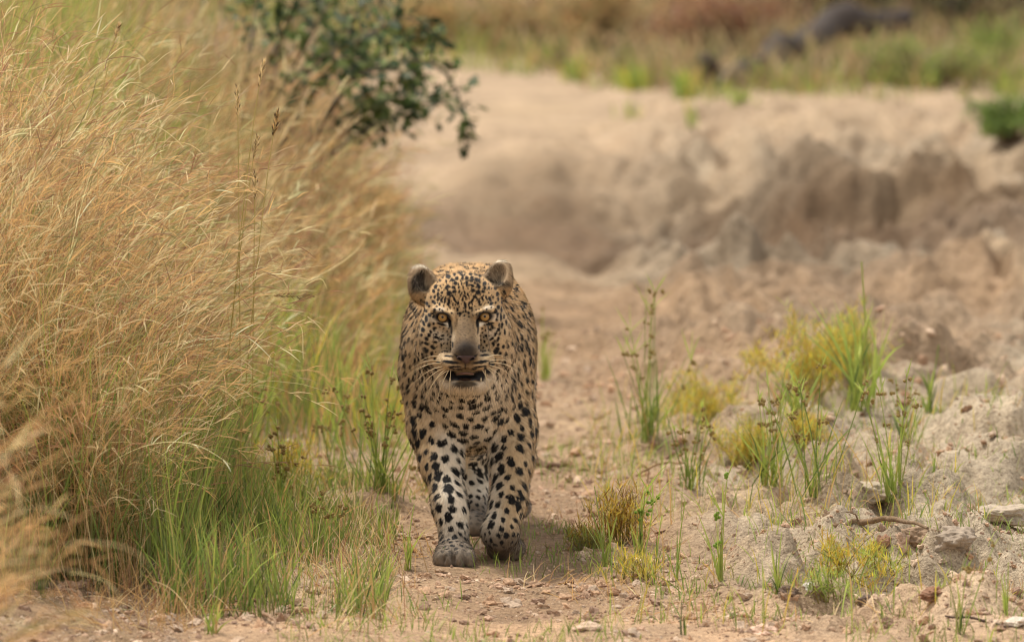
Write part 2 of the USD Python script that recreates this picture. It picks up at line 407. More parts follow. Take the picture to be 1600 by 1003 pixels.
def _fill():
    rng, out = np.random.default_rng(3), []
    for _ in range(4000):
        x, y = rng.uniform(650, 806), rng.uniform(415, 600)
        r = np.hypot((x - 725) / 74, (y - 508) / (100 if y > 508 else 92))
        if r > 0.97 or (abs(x - 727) < 46 and y > 478) or (abs(x - 727) < 40 and y > 440):
            continue
        if np.hypot(MARKS[:, 0] - x, MARKS[:, 1] - y).min() > 6.3 and all(np.hypot(a - x, b - y) > 8.5 for a, b, _ in out):
            out.append((x, y, rng.uniform(1.9, 3.1)))
    fine = []
    for _ in range(6000):                                                # small ticks between the eyes, on the brows and beside the nose
        x, y = rng.uniform(676, 778), rng.uniform(436, 550)
        brow = abs(x - 726) < 44 and y < 498 - 0.35 * abs(x - 726)
        side = 22 < abs(x - 727) < 50 and y > 511
        if not (brow or side) or all_near(x, y, fine, 5.2) or np.hypot(MARKS[:, 0] - x, MARKS[:, 1] - y).min() < 3.6:
            continue
        fine.append((x, y, rng.uniform(0.9, 1.5)))
    return out + fine


FILL = _fill()


def sstep(a, b, x):
    t = np.clip((x - a) / (b - a), 0, 1)
    return t * t * (3 - 2 * t)


def lin(r, g, b):
    c = np.array([r, g, b]) / 255.0
    return np.where(c < 0.04045, c / 12.92, ((c + 0.055) / 1.055) ** 2.4)


def ellipse(px, py, x, y, rx, ry, slope=0.0, soft=0.35):
    c, s = math.cos(math.atan(slope)), math.sin(math.atan(slope))
    u, v = (px - x) * c + (py - y) * s, -(px - x) * s + (py - y) * c
    return 1 - sstep(1 - soft, 1 + soft, np.hypot(u / rx, v / ry))


def head_weight(p):
    """1 on the head, 0 on neck and body."""
    px, py = front(p)
    r = np.hypot((px - 725) / 74, (py - 508) / np.where(py > 508, 100, 92))
    return (1 - sstep(0.90, 1.0, r)) * (1 - sstep(0.03, 0.075, p[:, 1]))


def coat_spots(mesh, rng):
    """Centres, long axes and sizes of the spots of neck, body and legs, spread over the surface itself."""
    v, n = mesh.vertices, mesh.vertex_normals
    px, py = front(v)
    ok = np.flatnonzero((head_weight(v) < 0.5) & ~((v[:, 1] < -0.02) & (v[:, 2] > 0.40) & (py < 622) & (np.abs(px - 726) < 60)))
    tree, alive = cKDTree(v), np.zeros(len(v), bool)
    alive[ok] = True
    leg = 1 - sstep(0.27, 0.36, v[:, 2])
    flank = sstep(0.30, 0.50, v[:, 1]) * (1 - leg)
    paw = 1 - sstep(0.055, 0.12, v[:, 2])
    neck = (1 - sstep(0.1, 0.3, v[:, 1])) * sstep(0.33, 0.42, v[:, 2])
    gap = 0.0245 + 0.021 * flank - 0.0048 * neck + 0.0006 * leg - 0.011 * paw
    out = []
    for i in rng.permutation(ok):
        if not alive[i]:
            continue
        g = gap[i] * rng.uniform(0.88, 1.12)
        alive[tree.query_ball_point(v[i], g)] = False
        flow = np.array([0.0, 0.8, -0.4]) * flank[i] + np.array([1.0, 0, 0.25 * np.sign(v[i, 0] + 0.1)]) * (1 - flank[i] - leg[i]) * (0.5 if v[i, 1] < 0.4 else 0) + np.array([0.25, 0, -1.0]) * max(leg[i], neck[i] * (abs(v[i, 0] + 0.105) > 0.075))
        flow = flow + rng.normal(0, 0.3, 3)
        t = unit(flow - n[i] * (flow @ n[i]))
        b = np.cross(n[i], t)
        r = (0.0090 + 0.0014 * leg[i] - 0.0015 * neck[i] - 0.0050 * paw[i]) * rng.uniform(0.66, 1.28)
        if flank[i] > 0.55 and rng.random() < 0.85:                       # rosettes along the flanks
            m = rng.integers(3, 6)
            a0 = rng.uniform(0, 6.28)
            for k in range(m):
                a = a0 + 6.28 * k / m + rng.normal(0, 0.15)
                out.append((*(v[i] + (t * math.cos(a) * 1.15 + b * math.sin(a)) * 0.0175), *unit(-t * math.sin(a) + b * math.cos(a)), r * rng.uniform(0.85, 1.15), 1.45))
        else:
            e = rng.uniform(1.0, 1.5)
            out.append((*v[i], *t, r, e))
            if rng.random() < 0.1:
                q = v[i] + unit(rng.normal(0, 1, 3)) * r * 1.2
                out.append((*q, *t, r * 0.6, 1.2))
    return np.array(out)


TAN, GOLD, PALE, BLACK, WHITE = lin(180, 155, 120), lin(190, 153, 104), lin(212, 201, 182), lin(20, 18, 17), lin(208, 200, 184)


def coat(p, spots, tree):
    """The leopard's own colour at surface points p."""
    px, py = front(p)
    dy = p[:, 1]
    w = fbm(p * 55, 3, 5)[:, None]
    col = TAN + (GOLD - TAN) * (sstep(0.50, 0.68, p[:, 2]) * 0.85)[:, None]
    across = np.abs(p[:, 0] + 0.103)
    chest = (1 - sstep(0.03, 0.15, across)) * (1 - sstep(0.45, 0.55, p[:, 2])) * sstep(0.26, 0.36, p[:, 2])
    inner = (1 - sstep(0.05, 0.10, across)) * (1 - sstep(0.30, 0.38, p[:, 2]))
    belly = (1 - sstep(0.34, 0.42, p[:, 2])) * sstep(0.3, 0.4, dy) * (1 - sstep(0.1, 0.14, across))
    hw = head_weight(p)
    pale = np.maximum(np.maximum(chest * 0.75 * (1 - hw), inner * 0.85), belly)
    col = col + (PALE - col) * pale[:, None]
    paw = 1 - sstep(0.05, 0.10, p[:, 2])
    col = col + (lin(96, 82, 67) - col) * (paw * 0.9)[:, None]
    # head ground colours
    hw = head_weight(p)
    nose = (1 - sstep(0.75, 1.1, np.abs(px - 727) / (17 + 5 * sstep(500, 480, py) + 4 * sstep(525, 545, py)))) * sstep(475, 500, py) * (1 - sstep(566, 572, py)) * hw
    col = col + (lin(138, 112, 80) - col) * (nose * 0.85)[:, None]
    tip = np.maximum(ellipse(px, py, 728, 549, 20, 22, 0, 0.6), 0.45 * ellipse(px, py, 728, 525, 15, 34, 0, 0.6)) * hw
    col = col + (lin(36, 28, 22) - col) * (tip * 0.95)[:, None]
    for x, y, rx, ry, s, f in ((687, 483.5, 8.5, 3.4, -.05, .4), (763, 480.5, 8.5, 3.4, -.1, .45), (699, 508, 7, 3.5, .5, .85), (752, 507, 6, 3.2, -.4, .85), (678, 499, 8, 6, 0, .5), (772, 496, 8, 6, 0, .5),
                               (690, 522, 18, 12, .3, .45), (764, 520, 14, 10, -.3, .35), (706, 601, 9, 5, -.3, .9), (748, 602, 8, 5, .3, .9), (727, 611, 16, 3.5, 0, .25)):
        col = col + (WHITE - col) * (ellipse(px, py, x, y, rx, ry, s, 0.5) * f * hw)[:, None]
    # spots of the body
    ink = np.zeros(len(p))
    wob = (fbm(p * 150, 2, 9) - 0.5) * 1.15
    dd, ii = tree.query(p, k=5)
    for k in range(5):
        s = spots[ii[:, k]]
        q = p - s[:, :3]
        along = (q * s[:, 3:6]).sum(1)
        rad = np.sqrt(np.maximum((q * q).sum(1) - along ** 2, 0))
        e = np.hypot(along / (s[:, 6] * s[:, 7]), rad / s[:, 6])
        ink = np.maximum(ink, 1 - sstep(0.80, 1.08, e + wob))
    keep = (1 - hw) * (1 - 0.8 * (1 - sstep(0.015, 0.05, p[:, 2])))
    ink = ink * keep
    # marks of the face
    face = np.flatnonzero((hw > 0.02) | ((dy < 0.05) & (np.abs(px - 726) < 110) & (py < 620)))
    fx, fy = px[face] + (fbm(p[face] * 260, 2, 3) - 0.5) * 2.2, py[face] + (fbm(p[face] * 260, 2, 4) - 0.5) * 2.2
    fi = np.zeros(len(face))
    for x, y, rx, ry, s in MARKS:
        near = np.flatnonzero((np.abs(fx - x) < rx + ry + 3) & (np.abs(fy - y) < rx + ry + 3))
        if len(near):
            fi[near] = np.maximum(fi[near], ellipse(fx[near], fy[near], x, y, max(rx, 1.2) * 1.32, max(ry, 1.2) * 1.32, s, 0.3))
    free = np.flatnonzero((hw[face] > 0.3) & ((np.abs(px[face] - 727) > 21) | (py[face] < 500)) & (dy[face] < 0.09))
    for x, y, r in FILL:
        near = free[(np.abs(fx[free] - x) < 5) & (np.abs(fy[free] - y) < 7)]
        fi[near] = np.maximum(fi[near], ellipse(fx[near], fy[near], x, y, r, r * 1.35, 0.2, 0.3))
    fi *= hw[face]
    for x, y, rx, ry, s, f in ((691.5, 495.5, 14, 9.2, .14, 1), (757.5, 494.5, 14, 9.2, -.14, 1), (703, 505, 2.8, 8, 0, 1), (705.5, 514, 1.8, 9, 0, .85), (746, 505, 2.8, 8, 0, 1), (747, 514, 1.8, 9, .1, .85),
                               (676, 490, 6, 1.4, -.1, 1), (774, 489, 6, 1.4, .1, 1), (704, 586, 10, 9, 0, 1), (749, 587, 10, 9, 0, 1), (727, 590, 24, 4.5, 0, 1), (727, 600, 19, 4.5, 0, .85), (727, 570, 1.3, 7, 0, .8),
                               (717, 559, 10, 1.7, .80, 1), (739, 559, 10, 1.7, -.80, 1)):
        fi = np.maximum(fi, ellipse(px[face], py[face], x, y, rx, ry, s, 0.3) * f)
    ink[face] = np.maximum(ink[face], fi)
    ink[face] = np.maximum(ink[face], (0.35 + 0.25 * nose[face]) * sstep(0.55, 0.72, fbm(p[face] * 420, 2, 8)) * hw[face])
    # ears: dark inside with grizzled hair, black backs with a pale tip
    for c, dark in ((W(659.5, 440, 0.045), 1.0), (W(780, 431, 0.045), 0.45)):
        q = p - c
        e = np.sqrt((q[:, 0] / 0.042) ** 2 + (q[:, 1] / 0.05) ** 2 + (q[:, 2] / 0.047) ** 2)
        ear = (1 - sstep(0.9, 1.05, e)) * sstep(-0.030, -0.016, q[:, 2])
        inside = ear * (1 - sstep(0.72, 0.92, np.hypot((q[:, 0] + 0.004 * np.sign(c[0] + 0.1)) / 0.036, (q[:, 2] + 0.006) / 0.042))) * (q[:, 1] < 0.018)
        back = ear * sstep(0.012, 0.022, q[:, 1])
        col = col + (lin(168, 146, 118) - col) * (ear * 0.8)[:, None]
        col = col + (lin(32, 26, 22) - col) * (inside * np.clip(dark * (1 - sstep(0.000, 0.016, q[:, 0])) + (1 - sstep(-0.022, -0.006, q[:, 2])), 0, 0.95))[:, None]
        rim = ear * sstep(0.028, 0.036, q[:, 2])
        col = col + (lin(206, 194, 172) - col) * (rim * 0.8)[:, None]
        ink = ink * (1 - ear) + back * (1 - rim) * 0.9
    col = col * (0.78 + 0.44 * w)
    mouth = ellipse(px, py, 727, 590, 30, 5, 0, 0.3) * (dy < -0.03) * (dy > -0.15)
    col = col + (lin(38, 24, 21) - col) * mouth[:, None] * 0.8
    return np.clip(col + (BLACK - col) * np.clip(ink, 0, 1)[:, None], 0.004, 0.9)


def hair_flow(p, n):
    """Which way the hair lies at surface points, and how long it is."""
    px, py = front(p)
    hw = head_weight(p)
    body = np.tile([0.0, 0.75, -0.65], (len(p), 1))
    legw = 1 - sstep(0.28, 0.36, p[:, 2])
    body = body * (1 - legw)[:, None] + np.array([0, 0.25, -1.0]) * legw[:, None]
    frontal = (1 - sstep(0.05, 0.3, p[:, 1])) * (1 - legw)
    side = np.stack([np.sign(p[:, 0] + 0.103) * sstep(0, 0.08, np.abs(p[:, 0] + 0.103)) * 0.5, np.full(len(p), 0.2), np.full(len(p), -0.9)], 1)
    body = body * (1 - frontal)[:, None] + side * frontal[:, None]
    c = W(728, 535, -0.16)
    face = unit(p - c) + np.array([0, 0.3, 0])
    flow = body * (1 - hw)[:, None] + face * hw[:, None]
    flow = unit(flow - n * (flow * n).sum(1)[:, None])
    muzzle = np.exp(-(((px - 727) / 30) ** 2 + ((py - 535) / 38) ** 2)) * hw
    length = 0.0100 * (1 - hw) + 0.0048 * hw + 0.002 * frontal * (1 - hw) * sstep(0.28, 0.4, p[:, 2]) * (1 - sstep(0.4, 0.5, p[:, 2])) - 0.002 * muzzle
    length = length - 0.003 * (1 - sstep(0.05, 0.12, p[:, 2]))
    return flow, np.maximum(length, 0.003)


def build_leopard(n_hair=150000):
    rng = np.random.default_rng(11)
    m = leopard_body()
    base = np.array([-0.100, 0.40, 0.0])
    spots = coat_spots(m, rng)
    tree = cKDTree(spots[:, :3])
    v, n = np.array(m.vertices), np.array(m.vertex_normals)
    root = thing('leopard', 'large spotted leopard walking towards the camera along the sandy track, one fore paw lifted', 'leopard', base)
    skin = tinted('leopard_coat', 0.75, 0, 0.15, 0.1)
    obj('body', trimesh.Trimesh(v - base, m.faces, process=False), skin, root, True, coat(v, spots, tree))
    # fur
    area = m.area_faces * np.where(m.triangles_center[:, 1] < 0.6, 1.0, 0.3) * np.where(head_weight(m.triangles_center) > 0.5, 2.6, 1.0)
    for c in (W(659.5, 440, 0.045), W(780, 431, 0.045)):
        area = area * np.where(np.linalg.norm((m.triangles_center - c) / [0.042, 0.05, 0.047], axis=1) < 1, 3.0, 1.0)
    fi = rng.choice(len(m.faces), n_hair, p=area / area.sum())
    a, b = rng.random((2, n_hair))
    flip = a + b > 1
    a[flip], b[flip] = 1 - a[flip], 1 - b[flip]
    t = m.triangles[fi]
    p = t[:, 0] + a[:, None] * (t[:, 1] - t[:, 0]) + b[:, None] * (t[:, 2] - t[:, 0])
    nn = unit(n[m.faces[fi]].mean(1))
    px, py = front(p)
    bare = (ellipse(px, py, 691.5, 495.5, 10.5, 7, .14) > 0.4) | (ellipse(px, py, 757.5, 494.5, 10.5, 7, -.14) > 0.4) | ((ellipse(px, py, 727, 589, 30, 6) > 0.4) & (p[:, 1] < -0.02)) | ((ellipse(px, py, 728, 561, 14, 7) > 0.5) & (p[:, 1] < -0.12))
    p, nn = p[~bare], nn[~bare]
    flow, length = hair_flow(p, nn)
    for c in (W(659.5, 440, 0.045), W(780, 431, 0.045)):
        length = np.where(np.linalg.norm((p - c) / [0.042, 0.05, 0.047], axis=1) < 1, 0.0085, length)
    length *= rng.uniform(0.6, 1.35, len(p))
    flow = unit(flow + rng.normal(0, 0.16, p.shape))
    hx, hy = front(p)
    chin = ellipse(hx, hy, 727, 605, 24, 9) * (p[:, 1] < -0.03)
    length = length + 0.006 * chin
    lift = rng.uniform(0.15, 0.6, (len(p), 1))
    k = np.linspace(0, 1, 4)[None, :, None]
    d0, d1 = unit(flow + nn * lift * 1.5), unit(flow + nn * lift * 0.3)
    pts = p[:, None] - nn[:, None] * 0.0008 + length[:, None, None] * (k * d0[:, None] + (k ** 2) * 0.5 * (d1 - d0)[:, None])
    col = coat(p, spots, tree) * np.clip(rng.normal(1.0, 0.22, (len(p), 1)) + rng.normal(0, 0.16, (len(p), 1)) * (p[:, 2:] < 0.09), 0.4, 1.8)
    for c in (W(659.5, 440, 0.045), W(780, 431, 0.045)):                # grizzled hair of the ears
        at = np.linalg.norm((p - c) / [0.042, 0.05, 0.047], axis=1) < 1
        g = np.where(rng.random((len(p), 1)) < 0.45, lin(190, 170, 138), lin(52, 42, 34)) * rng.uniform(0.7, 1.2, (len(p), 1))
        col = np.where(at[:, None] & (rng.random((len(p), 1)) < 0.55), 0.35 * col + 0.65 * g, col)
    wd = np.array([0.9, 0.8, 0.55, 0.15])[None] * (0.00062 + 0.0003 * (1 - head_weight(p)))[:, None]
    fur_mat = tinted('leopard_fur', 0.6, 0.15, 0.25)
    fur = curves('fur', pts - base, wd, fur_mat, root, np.clip(col, 0, 0.9))
    tag(fur, kind='stuff')
    # eyes
    for e in (EYE_L, EYE_R):
        s = trimesh.creation.icosphere(5, EYE_RAD)
        q = s.vertices / EYE_RAD
        look_at = unit(np.array([0.0, CAM_Y, CAM_Z]) - e)
        ang = np.arccos(np.clip(q @ look_at, -1, 1))
        iris, pupil = 0.80, 0.20
        rad = ang / iris
        aa = np.arctan2(q[:, 2], q[:, 0])
        streak = 0.85 + 0.3 * meshkit.noise(np.stack([np.cos(aa) * 14, np.sin(aa) * 14, rad * 3], 1), 4)
        c = np.where((ang < iris)[:, None], lin(138, 104, 56) * streak[:, None], lin(70, 52, 40))
        c = c * (1 - 0.45 * sstep(0.75, 1.0, rad) * (rad < 1))[:, None]
        c = c + (lin(12, 9, 8) - c) * (1 - sstep(0.85, 1.1, ang / pupil))[:, None]
        c = np.where(((ang > iris) & (ang < iris + 0.12))[:, None], lin(20, 15, 12), c)
        eye_mat = '/World/Looks/leopard_eye'
        if not stage.GetPrimAtPath(eye_mat):
            look('leopard_eye', {'at': ('attribute', {'attribute': 'tint'}), 'p': ('principled_bsdf', {'roughness': 0.3, 'coat_weight': 0.35, 'coat_roughness': 0.08, 'specular_ior_level': 0.2})}, [('at.color', 'p.base_color')], 'p.BSDF')
        obj('eye', trimesh.Trimesh(s.vertices + e - base, s.faces, process=False), eye_mat, root, True, c)
    # nose leather
    g = Field(*[steps((a - 0.034, a + 0.034, 0.0012, 0.0012)) for a in W(728, 560, -0.155)])
    g.ell(W(728, 556.5, -0.156), (0.0185, 0.0125, 0.0080), 0.004)
    g.ell(W(728, 562.5, -0.1580), (0.0090, 0.0100, 0.0085), 0.008)
    for px, s in ((718.5, 1), (737.5, -1)):
        g.ell(W(px, 559.5, -0.1610), (0.0075, 0.008, 0.0048), 0.006)
        g.ell(W(px - s * 0.5, 560.6, -0.1700), (0.0052, 0.008, 0.0024), 0.003, rot(0, s * 0.5, 0), cut=True)
    g.cone(W(728, 556, -0.172), W(728, 572, -0.170), 0.0012, 0.0014, 0.003, cut=True)
    nm = g.surface()
    q = nm.vertices
    nx, ny = front(q)
    c = np.tile(lin(64, 46, 41), (len(q), 1)) * (0.8 + 0.4 * fbm(q * 300, 3, 2))[:, None]
    for x, s in ((718.2, 1), (737.8, -1)):
        c = c + (lin(14, 10, 9) - c) * ellipse(nx, ny, x, 560.8, 4.2, 1.9, s * 0.5)[:, None]
    c = c + (lin(70, 60, 50) - c) * (1 - sstep(550, 555, ny))[:, None]
    obj('nose', trimesh.Trimesh(q - base, nm.faces, process=False), tinted('nose_leather', 0.5, 0, 0.2), root, True, c)
    # mouth: tongue, lips and lower canines
    wet = tinted('mouth_wet', 0.3, 0, 0.5)
    tg = trimesh.creation.icosphere(3)
    tg.vertices = tg.vertices * [0.020, 0.036, 0.0048] + W(727, 593.5, -0.088) - base
    obj('tongue', tg, wet, root, True, np.tile(lin(52, 32, 30), (len(tg.vertices), 1)))
    lip = []
    for u in np.linspace(-1, 1, 17):
        lip.append(W(727 + 13 * u, 583.2 + 1.4 * u * u, -0.150 + 0.010 * u * u))
    lp, lf = tube_mesh(np.array(lip) - base, np.array([0.0028 * (1 - 0.5 * abs(u)) for u in np.linspace(-1, 1, 17)]), 8)
    obj('upper_lip', (lp, lf), wet, root, True, np.tile(lin(88, 55, 43), (len(lp), 1)))
    ivory = tinted('tooth_ivory', 0.3, 0, 0.5)
    for px, dx in ((703.5, 1), (751, -1)):
        tp = np.array([W(px, 595.5, -0.107), W(px - dx * 0.5, 592, -0.110), W(px - dx * 0.9, 589.5, -0.112)]) - base
        tv, tf = tube_mesh(tp, np.array([0.0026, 0.0021, 0.0006]), 8)
        obj('canine_tooth', (tv, tf), ivory, root, True, np.tile(lin(172, 160, 136), (len(tv), 1)))
    # whiskers
    hair = tinted('whisker_hair', 0.4, 0.2, 0.4)
    wl = []
    for s, roots in ((-1, ((697, 563), (694, 566), (698, 569), (693, 572), (699, 574), (696, 577), (702, 577), (691, 568), (705, 574), (700, 579))), (1, ((758, 561), (761, 565), (757, 568), (762, 570), (756, 573), (760, 575), (753, 577), (764, 567), (758, 578)))):
        for j, (px, py) in enumerate(roots):
            a = [(-0.06, 48), (0.12, 62), (0.20, 70), (0.52, 80), (0.62, 62), (0.95, 64), (1.2, 72), (0.3, 74), (1.5, 58), (0.8, 54)][j]
            L = a[1] * rng.uniform(0.8, 1.05) * (0.92 if s > 0 else 1.0)
            t = np.linspace(0, 1, 9)
            x = px + s * L * t * math.cos(a[0])
            y = py + L * t * math.sin(a[0]) - 7 * np.sin(np.pi * t) + 6 * t ** 2
            z = -0.128 - 0.012 * np.sin(np.pi * t) + 0.02 * t
            wl.append((np.array([W(*q) for q in zip(x, y, z)]) - base, np.linspace(0.00095, 0.00022, 9)))
    for q, r in wl:
        tv, tf = tube_mesh(q, r, 5)
        obj('whisker', (tv, tf), hair, root, True, np.tile(lin(226, 208, 170), (len(tv), 1)))
    return m
# ------------------------------------------------------------------ the ground
def gauss(x, y, at, rx, ry, near=1.0, power=2.0):
    """A mound; near < 1 makes the side towards the track steeper."""
    v = (y - at[1]) / np.where(y < at[1], ry * near, ry)
    return np.exp(-(np.abs((x - at[0]) / rx) ** power + np.abs(v) ** power))


MOUNDS = [(1062, 706, .16, .30, .055, .22), (1205, 716, .17, .30, .055, .22), (1330, 730, .20, .30, .075, .30), (1500, 775, .22, .35, .085, .3), (1590, 735, .22, .5, .10, .25), (1440, 700, .16, .3, .06, .25),
          (1560, 660, .25, .45, .09, .25), (1480, 612, .20, .5, .10, .16), (1380, 612, .18, .4, .07, .2), (1250, 640, .22, .4, .05, .3), (1120, 610, .16, .35, .05, .25), (930, 545, .18, .5, .06, .2), (1060, 600, .16, .35, .06, .2),
          (1560, 880, .22, .30, .06, .3), (1440, 815, .14, .16, .05, .3), (1320, 835, .20, .2, .04, .3), (640, 880, .10, .2, .015, .5), (540, 800, .16, .25, .035, .3), (590, 800, .10, .2, .03, .3), (900, 700, .10, .3, .02, .4),
          (1110, 425, .22, .45, .16, .20), (1015, 418, .20, .4, .09, .25), (1250, 408, .30, .5, .17, .15), (1340, 388, .32, .6, .20, .12), (1000, 345, .35, .6, .12, .15), (1220, 320, .3, .5, .16, .12), (1420, 330, .4, .6, .14, .15), (1560, 300, .4, .6, .14, .15), (1480, 440, .5, .7, .09, .3), (1580, 400, .4, .6, .13, .2), (890, 392, .3, .6, .06, .25)]


def mud(x, y):
    """Where the ground is churned, dried mud: to the right of the track and round the hollow."""
    d = y - CAM_Y
    px = 800 + 13333 * x / d
    edge = 1010 + 160 * sstep(0.0, -1.6, y) - 110 * sstep(3, 9, y)
    return sstep(-40, 190, px - edge) * (1 - sstep(17, 22, y)) * sstep(-1.9, -0.7, y + 0.5 * (fbm(np.stack([x * 3, y * 1.0, 0 * x], -1), 2, 6) - .5))


def bank_edge(x):
    """Where the far sand ends and the overgrown bank begins."""
    return np.interp(x, [-3, -1, -0.2, 0.5, 0.9, 2, 3.2], [23.4, 23.4, 22.6, 20.8, 19.6, 20.4, 19.6])


def height(x, y):
    P = np.stack([x, y, np.zeros_like(x)], -1)
    M = mud(x, y)
    z = 0.05 * (fbm(P * [0.9, 0.45, 1], 3, 1) - 0.5) + 0.022 * (fbm(P * 5, 3, 2) - 0.5)
    crumb = sstep(0.38, 0.62, fbm(P * [2.5, 1.5, 1] + 40, 3, 4))
    billow = np.abs(2 * fbm(P * 13, 3, 3) - 1)
    z += (0.35 + 0.65 * crumb) * (0.020 * (fbm(P * 15, 2, 9) - 0.5) + 0.016 * (fbm(P * 36, 1, 10) - 0.5) - 0.020 * crumb * (0.3 - billow))
    rid = 1 - np.abs(2 * fbm(P * [3.2, 1.8, 1], 4, 21) - 1)
    lumps = np.abs(2 * fbm(P * [5, 3.2, 1], 3, 24) - 1)
    z += 1.25 * M * (0.10 * (rid ** 2 - 0.5) + 0.06 * (fbm(P * [7, 5, 1], 3, 22) - 0.5) + 0.15 * (np.minimum(lumps, 0.5) - 0.25) + 0.026 * (fbm(P * 18, 2, 23) - 0.5))
    for px, py, rx, ry, h, near in MOUNDS:
        at = G(px, py)
        wob = 1 + 0.6 * (fbm(P * 6 + px, 2, 7) - 0.5)
        z += h * gauss(x * 1.0, y, at, rx * wob, ry * wob, near, 2.6)
    # the washed-out hollow behind the leopard and its broken far bank
    at = G(1150, 372)
    z -= (0.17 + 0.2 * fbm(P * [2.2, 0.8, 1], 3, 47)) * gauss(x, y, at, 0.80, 2.5, 0.55, 2.4)
    at = G(820, 345)
    z -= 0.10 * gauss(x, y, at, 0.5, 2.4, 0.5, 2.2)
    yy = y + 3.6 * (fbm(P * [1.1, 0.3, 1] + 7, 3, 46) - 0.5)
    band = sstep(9.6, 11.6, yy) * (1 - sstep(14.5, 19, yy)) * sstep(-0.9, 0.3, x)
    P2 = P * [1.25, 0.55, 1]
    z += band * (0.10 * (1 - np.abs(2 * fbm(P2 * [1.2, .5, 1], 4, 31) - 1)) ** 2 - 0.05 + 0.26 * (np.abs(2 * fbm(P * [1.7, 0.5, 1], 3, 33) - 1) - 0.25) + 0.09 * (fbm(P * [3.4, 1.3, 1], 3, 34) - 0.5) + 0.05 * (fbm(P * [8, 4, 1], 2, 35) - 0.5))
    z += 0.22 * sstep(11.0, 25.0, y) + 0.05 * sstep(19, 26, y) + 0.045 * sstep(18, 22, y) * (fbm(P * [1.5, 0.7, 1], 3, 41) - 0.5)
    # the grassy bank on the left and the overgrown bank at the far end
    z += 0.10 * sstep(-0.75, -1.5, x) + 0.15 * sstep(-1.3, -3.5, x)
    z += 1.9 * sstep(21.5, 46, y + 1.2 * (fbm(P * 0.5, 2, 44) - 0.5)) * sstep(0, 1, np.abs(y) / 30)
    # the worn track the leopard walks on
    tx = -0.02 + 0.02 * (y + 1) + 0.05 * np.sin(y * 0.7)
    z -= 0.022 * np.exp(-((x - tx - 0.05) / 0.16) ** 2) * (1 - sstep(9, 12, y))
    foot = np.exp(-((x + 0.1) / 0.25) ** 2 - ((y - 0.3) / 0.9) ** 2)
    z = z * (1 - 0.85 * foot)
    far = sstep(60, 400, np.hypot(x, y))
    return z * (1 - far) + far * (1.9 + 6 * (fbm(P * 0.004, 3, 50) - 0.5))


def ground_z(x, y):
    x, y = np.atleast_1d(np.asarray(x, float)), np.atleast_1d(np.asarray(y, float))
    return height(x, y)


def on_ground(px, py):
    """Where the line of sight measured at (px, py) first meets the ground."""
    d = FWD + np.array([1.0, 0, 0]) * (px - 800) / FPX + UP * (501.5 - py) / FPX
    t = np.linspace(14, 75, 6000)
    q = np.array([0, CAM_Y, CAM_Z]) + d * t[:, None]
    hit = np.flatnonzero(q[:, 2] < height(q[:, 0], q[:, 1]))
    q = q[hit[0] if len(hit) else -1]
    return np.array([q[0], q[1], ground_z(q[0], q[1])[0]])


